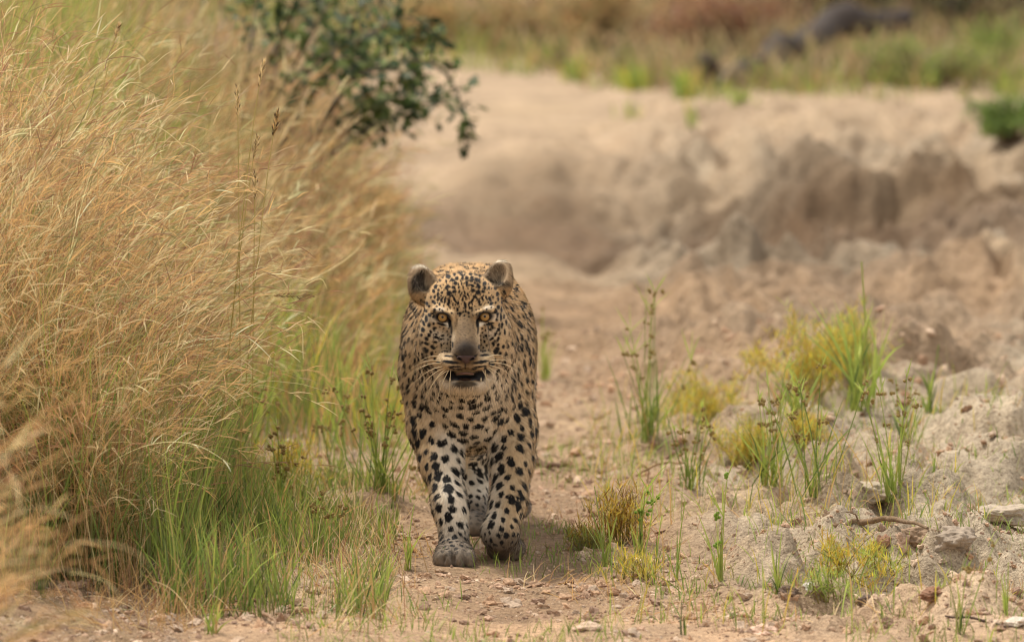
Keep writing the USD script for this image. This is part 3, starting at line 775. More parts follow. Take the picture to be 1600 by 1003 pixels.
def build_ground():
    grow = np.geomspace(1, 400, 34)
    xs = steps((-1.75, 2.05, 0.0105, 0.0105), (2.05, 4.2, 0.02, 0.09))
    xs = np.concatenate([-4.6 * grow[::-1], steps((-4.4, -1.75, 0.09, 0.03)), xs, 4.4 * grow])
    ys = np.concatenate([-2000 * np.geomspace(1, 0.0125, 14), steps((-19, -2.6, 0.9, 0.05), (-2.6, 4.5, 0.0115, 0.0125), (4.5, 18, 0.0135, 0.034), (18, 42, 0.05, 0.12)), 43 * np.geomspace(1, 60, 40)])
    X, Y = np.meshgrid(xs, ys, indexing='ij')
    Z = np.concatenate([height(a, b) for a, b in zip(np.array_split(X, 8), np.array_split(Y, 8))])
    nx, ny = X.shape
    i = np.arange(nx * ny).reshape(nx, ny)
    q = np.stack([i[:-1, :-1], i[1:, :-1], i[1:, 1:], i[:-1, 1:]], -1).reshape(-1, 4)
    v = np.stack([X, Y, Z], -1).reshape(-1, 3)
    P = v * [1, 1, 0]
    M = mud(v[:, 0], v[:, 1])[:, None]
    n1, n2 = fbm(P * [1.6, 0.9, 1], 4, 61)[:, None], fbm(P * [6, 4, 1], 3, 62)[:, None]
    yy = v[:, 1] + 3.6 * (fbm(P * [1.1, 0.3, 1] + 7, 3, 46) - 0.5)
    sand, gravel, grey, damp, pale = lin(178, 154, 124), lin(184, 151, 119), lin(174, 159, 136), lin(98, 78, 57), lin(178, 154, 126)
    c = sand + (gravel - sand) * sstep(-0.4, -1.3, v[:, 1])[:, None] * (0.6 + 0.4 * n2)
    c = c + (grey - c) * M * sstep(0.32, 0.62, n1 + 0.1 * n2) * 0.9
    h1 = G(1150, 380)
    wob = 0.5 * (fbm(P * [2.0, 0.6, 1] + 3, 3, 48) - 0.5)
    wet = gauss(v[:, 0] + wob, v[:, 1] + 4 * wob, h1, 0.85, 2.6, 0.75, 2.6) + 0.9 * gauss(v[:, 0] + wob, v[:, 1] + 4 * wob, G(880, 330), 0.55, 1.8, 1, 2.2) + 0.8 * gauss(v[:, 0] + wob, v[:, 1] + 4 * wob, G(1500, 340), .8, 1.4, 1, 2.2)
    c = c + (damp - c) * (np.clip(wet, 0, 1) * (0.85 + 0.7 * (n2[:, 0] - 0.5)))[:, None]
    c = c + (pale - c) * (sstep(14.5, 17, yy) * sstep(0.25, 0.5, n1[:, 0]))[:, None] * 0.9
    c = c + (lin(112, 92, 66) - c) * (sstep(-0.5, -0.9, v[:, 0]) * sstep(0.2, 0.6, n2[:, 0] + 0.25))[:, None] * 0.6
    c = c + (lin(128, 104, 72) - c) * sstep(0.4, 1.6, v[:, 1] - bank_edge(v[:, 0]) + 1.2 * (n1[:, 0] - 0.5))[:, None] * 0.85
    bd = sstep(10.6, 12.0, yy) * (1 - sstep(13.4, 15.2, yy))
    c = c + (lin(128, 105, 83) - c) * (bd * sstep(0.25, 0.6, 0.5 * n1[:, 0] + 0.5 * n2[:, 0] + 0.08))[:, None] * 0.75
    n3 = fbm(P * [0.8, 0.35, 1] + 11, 3, 63)[:, None]
    c = c + (lin(146, 118, 90) - c) * sstep(0.50, 0.64, n3) * 0.6 * (v[:, 1] < 10)[:, None]
    c = c + (lin(150, 122, 94) - c) * (np.exp(-((v[:, 0] - 0.05 - 0.02 * v[:, 1]) / 0.28) ** 2) * (v[:, 1] > -1.0) * (v[:, 1] < 9))[:, None] * 0.45
    c = c * (0.66 + 0.56 * n2)
    mat = look('sandy_soil', {
        'at': ('attribute', {'attribute': 'tint'}), 'ge': ('geometry', {}),
        'n1': ('noise_texture', {'scale': 46.0, 'detail': 5.0, 'roughness': 0.65}),
        'n2': ('noise_texture', {'scale': 210.0, 'detail': 3.0, 'roughness': 0.7}),
        'vo': ('voronoi_texture', {'scale': 95.0, 'randomness': 1.0}),
        'r1': ('rgb_ramp', {'ramp': [(0.30, (0.50, 0.46, 0.43)), (0.5, (1, 1, 1)), (0.70, (1.3, 1.28, 1.25))]}),
        'r2': ('rgb_ramp', {'ramp': [(0.30, (0.55, 0.50, 0.47)), (0.52, (1, 1, 1)), (0.70, (1.4, 1.38, 1.35))]}),
        'm1': ('mix_color', {'blend_type': 'multiply', 'fac': 0.8, 'use_clamp': False}),
        'm2': ('mix_color', {'blend_type': 'multiply', 'fac': 0.8, 'use_clamp': False}),
        'b1': ('bump', {'strength': 1.0, 'distance': 0.016}), 'b2': ('bump', {'strength': 0.7, 'distance': 0.004}), 'b3': ('bump', {'strength': 0.5, 'distance': 0.004, 'invert': True}),
        'p': ('principled_bsdf', {'roughness': 0.92, 'specular_ior_level': 0.15})},
        [('ge.position', 'n1.vector'), ('ge.position', 'n2.vector'), ('ge.position', 'vo.vector'), ('n1.fac', 'r1.fac'), ('n2.fac', 'r2.fac'), ('at.color', 'm1.a'), ('r1.color', 'm1.b'), ('m1.result', 'm2.a'), ('r2.color', 'm2.b'),
         ('m2.result', 'p.base_color'), ('n1.fac', 'b1.height'), ('n2.fac', 'b2.height'), ('b1.normal', 'b2.normal'), ('vo.distance', 'b3.height'), ('b2.normal', 'b3.normal'), ('b3.normal', 'p.normal')], 'p.BSDF')
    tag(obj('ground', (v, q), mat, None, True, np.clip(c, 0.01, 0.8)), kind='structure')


def lump(rng, sub=2, rough=0.35, flat=0.65):
    m = trimesh.creation.icosphere(sub)
    v = m.vertices
    d = 1 + rough * 2 * (fbm(v * 1.6 + rng.uniform(0, 50, 3), 3, 5) - 0.5) + rough * 0.5 * (fbm(v * 5 + rng.uniform(0, 50, 3), 2, 6) - 0.5)
    for _ in range(5):                                                   # a few broken faces
        n = unit(rng.normal(0, 1, 3))
        s = v @ n
        d = np.where(s > 0.72, np.minimum(d, 0.72 / np.maximum(s, 0.1) * d), d)
    m.vertices = v * d[:, None] * [1, 1, flat]
    return m


def build_gravel():
    rng = np.random.default_rng(5)
    pi = UsdGeom.PointInstancer.Define(stage, '/World/loose_gravel')
    tag(pi.GetPrim(), 'loose crumbs of soil and small gravel scattered over the sandy track', 'gravel', kind='stuff')
    tints = [lin(180, 146, 116), lin(172, 140, 112), lin(184, 158, 132), lin(150, 122, 98), lin(182, 150, 124), lin(144, 118, 98), lin(198, 172, 146), lin(168, 146, 124)]
    for k, t in enumerate(tints):
        mat = look(f'gravel_{k}', {'ge': ('geometry', {}), 'n': ('noise_texture', {'scale': 180.0, 'detail': 3.0}), 'r': ('rgb_ramp', {'ramp': [(0.3, tuple(t * 0.7)), (0.7, tuple(np.minimum(t * 1.2, 0.8)))]}),
                                   'p': ('principled_bsdf', {'roughness': 0.9, 'specular_ior_level': 0.15})}, [('ge.position', 'n.vector'), ('n.fac', 'r.fac'), ('r.color', 'p.base_color')], 'p.BSDF')
        obj('crumb', lump(rng, 2, 0.75, 0.6), mat, pi.GetPrim(), False)
    pi.CreatePrototypesRel().SetTargets([p.GetPath() for p in pi.GetPrim().GetChildren()])
    n = 60000
    d = rng.uniform(17.6, 27, n)
    x = rng.uniform(-0.062, 0.062, n) * d
    y = d + CAM_Y
    cl = fbm(np.stack([x * 4, y * 2.2, 0 * x], 1), 3, 71)
    keep = (rng.random(n) < sstep(0.36, 0.62, cl) * (0.55 + 0.45 * (y < 0.5)) + 0.12) & ((x > -0.75) | (y < -0.5))
    x, y = x[keep], y[keep]
    n = len(x)
    s = np.minimum(0.0019 * (1 - rng.random(n)) ** -0.52, 0.016) * (1.0 - 0.1 * mud(x, y)) * (1 + 0.03 * np.maximum(y, 0))
    near = np.hypot(x + 0.12, (y + 0.02) * 0.8) < 0.13
    s[near] *= 0.4
    z = ground_z(x, y) + s * 0.12
    q = rng.normal(0, 1, (n, 4)) * [1, 0.25, 0.25, 1]
    q /= np.linalg.norm(q, axis=1, keepdims=True)
    pi.CreatePositionsAttr(Vt.Vec3fArray.FromNumpy(np.stack([x, y, z], 1).astype(np.float32)))
    pi.CreateScalesAttr(Vt.Vec3fArray.FromNumpy((s[:, None] * rng.uniform(0.75, 1.3, (n, 3))).astype(np.float32)))
    pi.CreateOrientationsAttr(Vt.QuathArray([Gf.Quath(*map(float, a)) for a in q]))
    pi.CreateProtoIndicesAttr(Vt.IntArray.FromNumpy(rng.integers(0, len(tints), n).astype(np.int32)))


def stone(name, label, cat, px, py, wide, high, tint, seed, rough=0.35, deep=None):
    """A stone or clod of the size measured on the photograph, bedded in the ground."""
    rng = np.random.default_rng(seed)
    at = on_ground(px, py)
    s = (at[1] - CAM_Y) / FPX
    m = lump(rng, 4, rough * 1.3, 1.0)
    v = m.vertices
    v = v + m.vertex_normals * (0.16 * (fbm(v * 6, 3, seed)[:, None] - 0.5) - 0.045 * (0.3 - np.abs(2 * fbm(v * 3.5 + 9, 3, seed)[:, None] - 1)))
    m.vertices = v * [wide * s / 2, (deep or wide) * s / 2, high * s * 0.62]
    mat = f'/World/Looks/stone_{seed}'
    mat = look(f'stone_{seed}', {'co': ('geometry', {}), 'n': ('noise_texture', {'scale': 60.0, 'detail': 6.0, 'roughness': 0.7}), 'n2': ('noise_texture', {'scale': 260.0, 'detail': 3.0}),
                                 'r': ('rgb_ramp', {'ramp': [(0.3, tuple(np.array(tint) * 0.6)), (0.5, tuple(tint)), (0.75, tuple(np.minimum(np.array(tint) * 1.35, .8)))]}),
                                 'b': ('bump', {'strength': 0.7, 'distance': 0.006}), 'b2': ('bump', {'strength': 0.6, 'distance': 0.002}), 'p': ('principled_bsdf', {'roughness': 0.9, 'specular_ior_level': 0.15})},
               [('co.position', 'n.vector'), ('co.position', 'n2.vector'), ('n.fac', 'r.fac'), ('r.color', 'p.base_color'), ('n.fac', 'b.height'), ('n2.fac', 'b2.height'), ('b.normal', 'b2.normal'), ('b2.normal', 'p.normal')], 'p.BSDF')
    prim = obj(name, m, mat, None, 50)
    UsdGeom.Xformable(prim).AddTranslateOp().Set(Gf.Vec3d(*map(float, at + [0, deep * s / 4 if deep else wide * s / 4, high * s * 0.28])))
    tag(prim, label, cat, GROUPS.get(name))


def stick(name, label, pix, radii, tint, seed, lift=0.01, twigs=(), cat='stick'):
    """A stick lying along the places measured on the photograph; twigs: further (pix, radii)."""
    rng = np.random.default_rng(seed)
    ground = [on_ground(px, py) for px, py in pix]
    base = ground[0]
    mat = look(f'bark_{seed}', {'co': ('geometry', {}), 'm': ('mapping', {'scale': (0.35, 1, 1)}), 'n': ('noise_texture', {'scale': 140.0, 'detail': 5.0, 'roughness': 0.7}),
                                'r': ('rgb_ramp', {'ramp': [(0.3, tuple(np.array(tint) * 0.5)), (0.5, tuple(tint)), (0.72, tuple(np.minimum(np.array(tint) * 1.4, .8)))]}),
                                'b': ('bump', {'strength': 0.7, 'distance': 0.003}), 'p': ('principled_bsdf', {'roughness': 0.85, 'specular_ior_level': 0.2})},
               [('co.position', 'm.vector'), ('m.vector', 'n.vector'), ('n.fac', 'r.fac'), ('r.color', 'p.base_color'), ('n.fac', 'b.height'), ('b.normal', 'p.normal')], 'p.BSDF')
    root = thing(name, label, cat, base)

    def path(pts, rr, n):
        t = np.linspace(0, 1, len(pts))
        u = np.linspace(0, 1, n)
        q = np.stack([np.interp(u, t, np.array(pts)[:, k]) for k in range(3)], 1)
        q = q + (np.stack([fbm(np.stack([u * 7 + k * 9 + seed, u * 0, u * 0], 1), 3, k) for k in range(3)], 1) - 0.5) * np.max(rr) * 4.5
        r = np.interp(u, t, rr) * (0.85 + 0.3 * fbm(np.stack([u * 15 + seed, u * 0 + 3, u * 0], 1), 2, 4))
        return tube_mesh(q - base, r, 9)
    pts = [g + [0, 0, max(lift, r)] for g, r in zip(ground, radii)]
    obj('main_stem', path(pts, radii, 26), mat, root, True)
    for tp, tr in twigs:
        pts = [on_ground(px, min(py, 985)) * [1, 1, 1] for px, py in tp[:1]]
        y0 = pts[0][1]
        pts = [W(px, py, y0) for px, py in tp]
        obj('twig', path(pts, tr, 14), mat, root, True)
# ------------------------------------------------------------------ grass and plants
def strands(rng, root, length, lean0, lean1, heading, k=7, power=1.6, kink=0.06):
    """Stems growing from root points: leaning by lean0 at the foot and lean0 + lean1 at the tip towards heading."""
    n = len(root)
    t = np.linspace(0, 1, k)
    a = np.asarray(lean0)[:, None] + np.asarray(lean1)[:, None] * t[None] ** power + rng.normal(0, kink, (n, k)).cumsum(1) * 0.5
    h = np.asarray(heading)[:, None] + rng.normal(0, kink * 1.5, (n, k)).cumsum(1) * 0.5
    step = np.stack([np.sin(a) * np.cos(h), np.sin(a) * np.sin(h), np.cos(a)], -1) * (np.asarray(length)[:, None, None] / (k - 1))
    p = np.concatenate([np.zeros((n, 1, 3)), np.cumsum(step[:, :-1], 1)], 1)
    return root[:, None] + p


def ribbons(rng, pts, widths, flat=None):
    """Flat blades along the strands: (n, k, 3) points, (n,) widths, as one mesh of vertices and quads."""
    n, k = pts.shape[:2]
    side = unit(rng.normal(0, 1, (n, 3)) * [1, 1, 0.1]) if flat is None else flat
    t = np.linspace(0, 1, k)
    prof = np.clip(np.minimum(0.55 + 1.6 * t, (1 - t) * 2.2 + 0.03), 0, 1)
    w = np.asarray(widths)[:, None, None] * prof[None, :, None] * side[:, None] * 0.5
    v = np.stack([pts - w, pts + w], 2).reshape(-1, 3)
    b = (np.arange(n) * k)[:, None] + np.arange(k - 1)
    q = np.stack([2 * b, 2 * b + 1, 2 * b + 3, 2 * b + 2], -1).reshape(-1, 4)
    return v, q


def pick(rng, n, *weighted):
    """n colours drawn from (weight, colour) pairs, each varied a little."""
    w = np.array([a for a, _ in weighted])
    c = np.array([b for _, b in weighted])[rng.choice(len(w), n, p=w / w.sum())]
    return np.clip(c * rng.uniform(0.72, 1.25, (n, 1)) * rng.uniform(0.94, 1.06, (n, 3)), 0.005, 0.85)


STRAW, STRAW_PALE, RUST, GREEN, LIME, DEEP, OLIVE = lin(198, 161, 107), lin(227, 203, 154), lin(155, 115, 82), lin(122, 142, 68), lin(160, 174, 82), lin(82, 100, 52), lin(140, 134, 84)


def dry_grass(name, label, seed, n, region, tall, colors, wid=0.0013, awns=4, lean=(0.25, 0.55), head=0.0, spread=0.9, awn_len=0.05, cat='grass', tangle=0):
    """A stand of fine dry grass; region(rng, n) gives root x, y and the height the stand reaches there."""
    rng = np.random.default_rng(seed)
    per = 26
    cx, cy, ch = region(rng, max(n // per, 4))                            # tussocks, each with a lean of its own
    m = len(cx)
    i = rng.integers(0, m, n)
    x, y = cx[i] + rng.normal(0, 0.05, n), cy[i] + rng.normal(0, 0.07, n)
    root = np.stack([x, y, ground_z(x, y)], 1)
    ct, chd, cl, cc = rng.uniform(0.6, 1.15, m), head + rng.normal(0, spread, m), rng.normal(lean[1], 0.38, m), rng.uniform(0.75, 1.2, (m, 1))
    p = strands(rng, root, ch[i] * ct[i] * rng.uniform(*tall, n), np.abs(rng.normal(0, lean[0], n)), np.abs(cl[i] + rng.normal(0, 0.25, n)), chd[i] + rng.normal(0, 0.55, n), kink=0.10)
    tone = rng.integers(0, len(colors), m)
    col = np.where((rng.random(n) < 0.35)[:, None], np.array([c for _, c in colors])[rng.choice(len(colors), m, p=np.array([w for w, _ in colors]) / sum(w for w, _ in colors))][i], pick(rng, n, *colors)) * cc[i]
    base = UsdGeom.Xform.Define(stage, numbered('/World/' + name)).GetPrim()
    tag(base, label, cat, kind='stuff')
    mat = tinted('dry_grass_' + str(seed), 0.6, 0.35, 0.3)
    w = wid * rng.uniform(0.7, 1.4, n)[:, None] * np.array([1.1, 1, 1, 0.9, 0.8, 0.6, 0.3])
    curves('stems', p, w, mat, base, col)
    if tangle:                                                            # fine broken stems and awns caught in the stand, lying every way
        j = rng.integers(0, n, tangle)
        k0 = rng.integers(2, 7, tangle)
        at = p[j, k0] + rng.normal(0, 0.03, (tangle, 3))
        q = strands(rng, at, rng.uniform(0.05, 0.20, tangle), rng.uniform(0.5, 1.6, tangle), rng.normal(0.5, 0.5, tangle), rng.uniform(0, 6.28, tangle), 6, 1.2, 0.16)
        curves('tangle', q, (wid * rng.uniform(0.6, 1.3, tangle))[:, None] * np.array([0.9, 1, 1, 0.9, 0.7, 0.3]), mat, base, pick(rng, tangle, *colors) * rng.uniform(0.7, 1.25, (tangle, 1)))
    if awns:
        i = np.repeat(np.arange(n), awns)
        t = rng.uniform(0.62, 1.0, len(i)) * 6
        k0 = np.minimum(t.astype(int), 5)
        f = (t - k0)[:, None]
        a, b = p[i, k0], p[i, k0 + 1]
        s = a + (b - a) * f
        d = unit(unit(b - a) + rng.normal(0, 0.38, (len(i), 3)))
        L = awn_len * rng.uniform(0.5, 1.5, len(i))[:, None]
        q = np.stack([s, s + d * L * 0.5, s + d * L + [0, 0, -0.006]], 1)
        curves('seed_awns', q, (wid * 1.15 * rng.uniform(0.6, 1.4, len(i)))[:, None] * np.array([0.8, 1.1, 0.3]), mat, base, np.clip(col[i] * rng.uniform(0.9, 1.3, (len(i), 1)), 0, 0.85))


def leafy_grass(name, label, seed, n, region, tall, colors, width=0.004, lean=(0.2, 0.6), cat='grass', head=0.0, spread=3.0, k=6):
    """A stand of flat green blades."""
    rng = np.random.default_rng(seed)
    x, y, hgt = region(rng, n)
    n = len(x)
    root = np.stack([x, y, ground_z(x, y) - 0.004], 1)
    p = strands(rng, root, hgt * rng.uniform(*tall, n), np.abs(rng.normal(0, lean[0], n)), np.abs(rng.normal(lean[1], 0.35, n)), head + rng.normal(0, spread, n), k, 1.5, 0.04)
    v, q = ribbons(rng, p, width * rng.uniform(0.6, 1.4, n))
    col = np.repeat(pick(rng, n, *colors), 2 * k, 0)
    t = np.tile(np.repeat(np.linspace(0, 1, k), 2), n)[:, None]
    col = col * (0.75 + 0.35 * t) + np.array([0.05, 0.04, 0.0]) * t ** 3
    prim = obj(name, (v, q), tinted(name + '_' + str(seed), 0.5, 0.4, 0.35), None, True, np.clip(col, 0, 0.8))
    return tag(prim, label, cat, kind='stuff')


def box_region(x0, x1, y0, y1, h, power=1.0, clump=0.0, seed=3, edge=None):
    """Roots spread over a patch of ground, thinned into clumps; h is a height or a function of x and y."""
    def region(rng, n):
        x, y = x0 + (x1 - x0) * rng.random(n) ** power, rng.uniform(y0, y1, n)
        if edge is not None:
            y = y + edge(x)
        if clump:
            k = rng.random(n) < sstep(0.5 - clump, 0.5 + clump * 0.6, fbm(np.stack([x * 4.5, y * 2.0, 0 * x], 1), 2, seed))
            x, y = x[k], y[k]
        hh = h(x, y) if callable(h) else np.full(len(x), h)
        return x, y, hh
    return region


_mats = {}


def mat_of(name, *a):
    if name not in _mats:
        _mats[name] = tinted(name, *a)
    return _mats[name]


def ball_cluster(rng, at, r, n, spread):
    out_v, out_f, k = [], [], 0
    for _ in range(n):
        m = trimesh.creation.icosphere(1, r * rng.uniform(0.6, 1.2))
        m.vertices = m.vertices * rng.uniform(0.8, 1.3, 3) + m.vertices * (rng.random((len(m.vertices), 1)) * 0.5) + at + rng.normal(0, spread, 3)
        out_v.append(m.vertices)
        out_f.append(m.faces + k)
        k += len(m.vertices)
    return np.vstack(out_v), np.vstack(out_f)


def sedge(label, px, py, high, wide, stems, blades, seed, green=GREEN, heads=True, bract=0.0, lean=0.0, thick=1.0, y=None, name='sedge', cat='plant', headcol=lin(128, 108, 62), bw=0.0042):
    """An upright sedge with leaves at the foot and stems that carry small dark seed heads."""
    rng = np.random.default_rng(seed)
    base = on_ground(px, py)
    s = (base[1] - CAM_Y) / FPX
    H, Wd = high * s, wide * s
    root = thing(name, label, cat, base - [0, 0, 0.004])
    if blades:
        rt = rng.normal(0, 1, (blades, 3)) * [Wd * 0.10, Wd * 0.10, 0]
        ang = rng.uniform(0, 6.28, blades)
        sp = Wd / H
        p = strands(rng, rt, H * rng.uniform(0.3, 0.85, blades), np.abs(rng.normal(0, 0.42 * sp + 0.05, blades)), np.abs(rng.normal(0.35, 0.35, blades)), ang, 7, 1.4, 0.03)
        v, q = ribbons(rng, p, bw * thick * rng.uniform(0.6, 1.3, blades))
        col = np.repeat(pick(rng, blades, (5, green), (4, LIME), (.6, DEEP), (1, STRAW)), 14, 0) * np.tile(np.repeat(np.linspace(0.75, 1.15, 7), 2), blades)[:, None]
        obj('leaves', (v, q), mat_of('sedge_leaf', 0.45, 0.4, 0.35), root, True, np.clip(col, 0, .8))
    for i in range(stems):
        u = (i + 0.5) / stems * 2 - 1
        a = u * min(1.0, 0.62 * Wd / H) + lean + rng.normal(0, 0.05)
        h = H * (1 if i == stems // 2 else rng.uniform(0.55, 0.95))
        yaw = rng.normal(0, 0.6) + (0 if a > 0 else math.pi)
        p = strands(rng, np.array([[rng.normal(0, Wd * 0.06), rng.normal(0, Wd * 0.06), 0]]), np.array([h]), np.array([abs(a)]), np.array([rng.normal(0.06, 0.08)]), np.array([yaw]), 8, 1.5, 0.015)[0]
        c = pick(rng, 1, (2, green), (3, LIME))[0] * 1.1
        tv, tf = tube_mesh(p, np.linspace(0.0018, 0.0010, 8) * thick, 5)
        stem = obj('stem', (tv, tf), mat_of('sedge_stem', 0.5, 0.25, 0.3), root, True, np.tile(c, (len(tv), 1)))
        if heads:
            for j in range(rng.integers(2, 5)):
                at = p[-1] + (0 if j == 0 else 1) * rng.normal(0, 1, 3) * [0.011, 0.011, 0.004] if rng.random() < 0.6 else p[rng.integers(4, 7)] + rng.normal(0, 0.005, 3)
                hv, hf = ball_cluster(rng, at, 0.0033, rng.integers(2, 5), 0.0034)
                obj('seed_head', (hv, hf), mat_of('sedge_seed', 0.8, 0.0, 0.2), stem, False, np.clip(np.tile(headcol, (len(hv), 1)) * rng.uniform(0.6, 1.5, (len(hv), 1)), 0, .8))
            if bract:
                nb = 3
                bp = strands(rng, np.tile(p[-1], (nb, 1)), bract * s * rng.uniform(0.5, 1.2, nb), rng.uniform(0.2, 0.9, nb), rng.uniform(0, 0.5, nb), rng.uniform(0, 6.28, nb), 5)
                bv, bq = ribbons(rng, bp, np.full(nb, 0.0036))
                obj('bract', (bv, bq), mat_of('sedge_leaf', 0.45, 0.4, 0.35), stem, True, np.tile(LIME, (len(bv), 1)))
    return root


YELLOW, MUSTARD = lin(204, 184, 74), lin(190, 154, 62)


def feathery(label, px, py, high, wide, seed, colors=((4, YELLOW), (2, LIME), (2, MUSTARD)), fine=1.0, dense=1.0, cat='plant'):
    """A bushy plant with fine thread-like leaves on branching stems."""
    rng = np.random.default_rng(seed)
    base = on_ground(px, py)
    s = (base[1] - CAM_Y) / FPX
    H, Wd = high * s, wide * s * 1.25
    root = thing('feathery_plant', label, cat, base - [0, 0, 0.004])
    ns = int(14 + 12 * dense)
    rt = rng.normal(0, 1, (ns, 3)) * [Wd * 0.16, Wd * 0.12, 0]
    p = strands(rng, rt, H * rng.uniform(0.5, 1.15, ns), np.abs(rng.normal(0, 0.5 * Wd / H, ns)), np.abs(rng.normal(0.1, 0.35, ns)), rng.uniform(0, 6.28, ns), 7, 1.3, 0.05)
    sv, sf, k = [], [], 0
    for q in p:
        a, b = tube_mesh(q, np.linspace(0.0014, 0.0006, 7), 4)
        sv.append(a)
        sf.append(b + k)
        k += len(a)
    sv = np.vstack(sv)
    obj('stems', (sv, np.vstack(sf)), mat_of('feather_stem', 0.6, 0.2, 0.3), root, True, np.tile(lin(128, 116, 58), (len(sv), 1)))
    n = int(1250 * dense)
    i = rng.integers(0, ns, n)
    t = rng.uniform(0.12, 1.0, n) ** 0.55 * 6
    k0 = np.minimum(t.astype(int), 5)
    f = (t - k0)[:, None]
    at = p[i, k0] + (p[i, k0 + 1] - p[i, k0]) * f
    node = rng.integers(0, 7, n)
    tuft = rng.normal(0, 0.012 * fine, (ns, 7, 3))[i, node] * 2.0 + rng.normal(0, 0.003, (n, 3))
    at = p[i, k0] if dense > 0 else at
    L = np.full(n, 0.030 * fine) * rng.uniform(0.5, 1.3, n)
    bl = strands(rng, at + tuft * 0.5, L, rng.uniform(0.1, 1.5, n), rng.uniform(-0.2, 0.5, n), rng.uniform(0, 6.28, n), 4, 1.3, 0.05)
    v, q = ribbons(rng, bl, 0.0022 * fine * rng.uniform(0.7, 1.3, n))
    col = np.repeat(pick(rng, n, *colors), 8, 0)
    obj('foliage', (v, q), mat_of('feather_leaf', 0.55, 0.45, 0.25), root, True, col)
    return root


def stalk(label, tip, foot, y, seed, head=26, fat=5.0, tint=STRAW_PALE, dark=0.3):
    """A single tall flowering stalk with a bristly spike, its tip and a lower point measured on the photograph."""
    rng = np.random.default_rng(seed)
    a, b = W(*tip, y), W(*foot, y)
    d = (b - a) / max(a[2] - b[2], 1e-3)
    base = b + d * (b[2] - ground_z(b[0], b[1])[0]) * [0.3, 0.3, 1]
    base[2] = ground_z(base[0], base[1])[0]
    root = thing('grass_stalk', label, 'grass stalk', base)
    t = np.linspace(0, 1, 14)[:, None]
    p = (1 - t) ** 2 * base + 2 * t * (1 - t) * (b * 0.9 + base * 0.1 + [0, 0, 0.02]) + t ** 2 * a - base
    tv, tf = tube_mesh(p, np.linspace(0.0016, 0.0009, 14), 5)
    obj('stem', (tv, tf), mat_of('stalk_stem', 0.6, 0.2, 0.3), root, True, np.tile(lin(176, 158, 92), (len(tv), 1)))
    s = (y - CAM_Y) / FPX
    ax = unit(p[-1] - p[-2])
    n = 130
    u = rng.random(n)
    at = p[-1] - ax * (u * head * s)[:, None]
    o = unit(rng.normal(0, 1, (n, 3)))
    dirs = unit(ax + o * 0.35)
    r = fat * s * 0.5 * np.sin(np.pi * (0.1 + 0.85 * u))
    q = np.stack([at + o * (r * 0.3)[:, None], at + o * (r * 0.7)[:, None] + dirs * 0.006, at + o * r[:, None] + dirs * 0.013], 1)
    v, f = ribbons(rng, q, np.full(n, 0.0020))
    col = np.where((rng.random(n) < dark)[:, None], lin(96, 76, 52), tint) * rng.uniform(0.7, 1.2, (n, 1))
    obj('seed_spike', (v, f), mat_of('stalk_spike', 0.7, 0.3, 0.2), root, False, np.repeat(col, 6, 0))


def leaf_mesh(at, d, up, L, wid, curl=0.15):
    """An oval leaf folded a little along its midrib."""
    side = unit(np.cross(d, up))
    nrm = np.cross(side, d)
    v = [at]
    for t, w in ((0.18, 0.62), (0.45, 1.0), (0.72, 0.78)):
        c = at + d * L * t - nrm * curl * L * t * t
        v += [c - side * wid * w / 2 + nrm * wid * 0.12, c, c + side * wid * w / 2 + nrm * wid * 0.12]
    v.append(at + d * L - nrm * curl * L)
    f = [(0, 2, 1), (0, 3, 2), (1, 2, 5), (1, 5, 4), (2, 3, 6), (2, 6, 5), (4, 5, 8), (4, 8, 7), (5, 6, 9), (5, 9, 8), (7, 8, 10), (8, 9, 10)]
    return np.array(v), np.array(f)


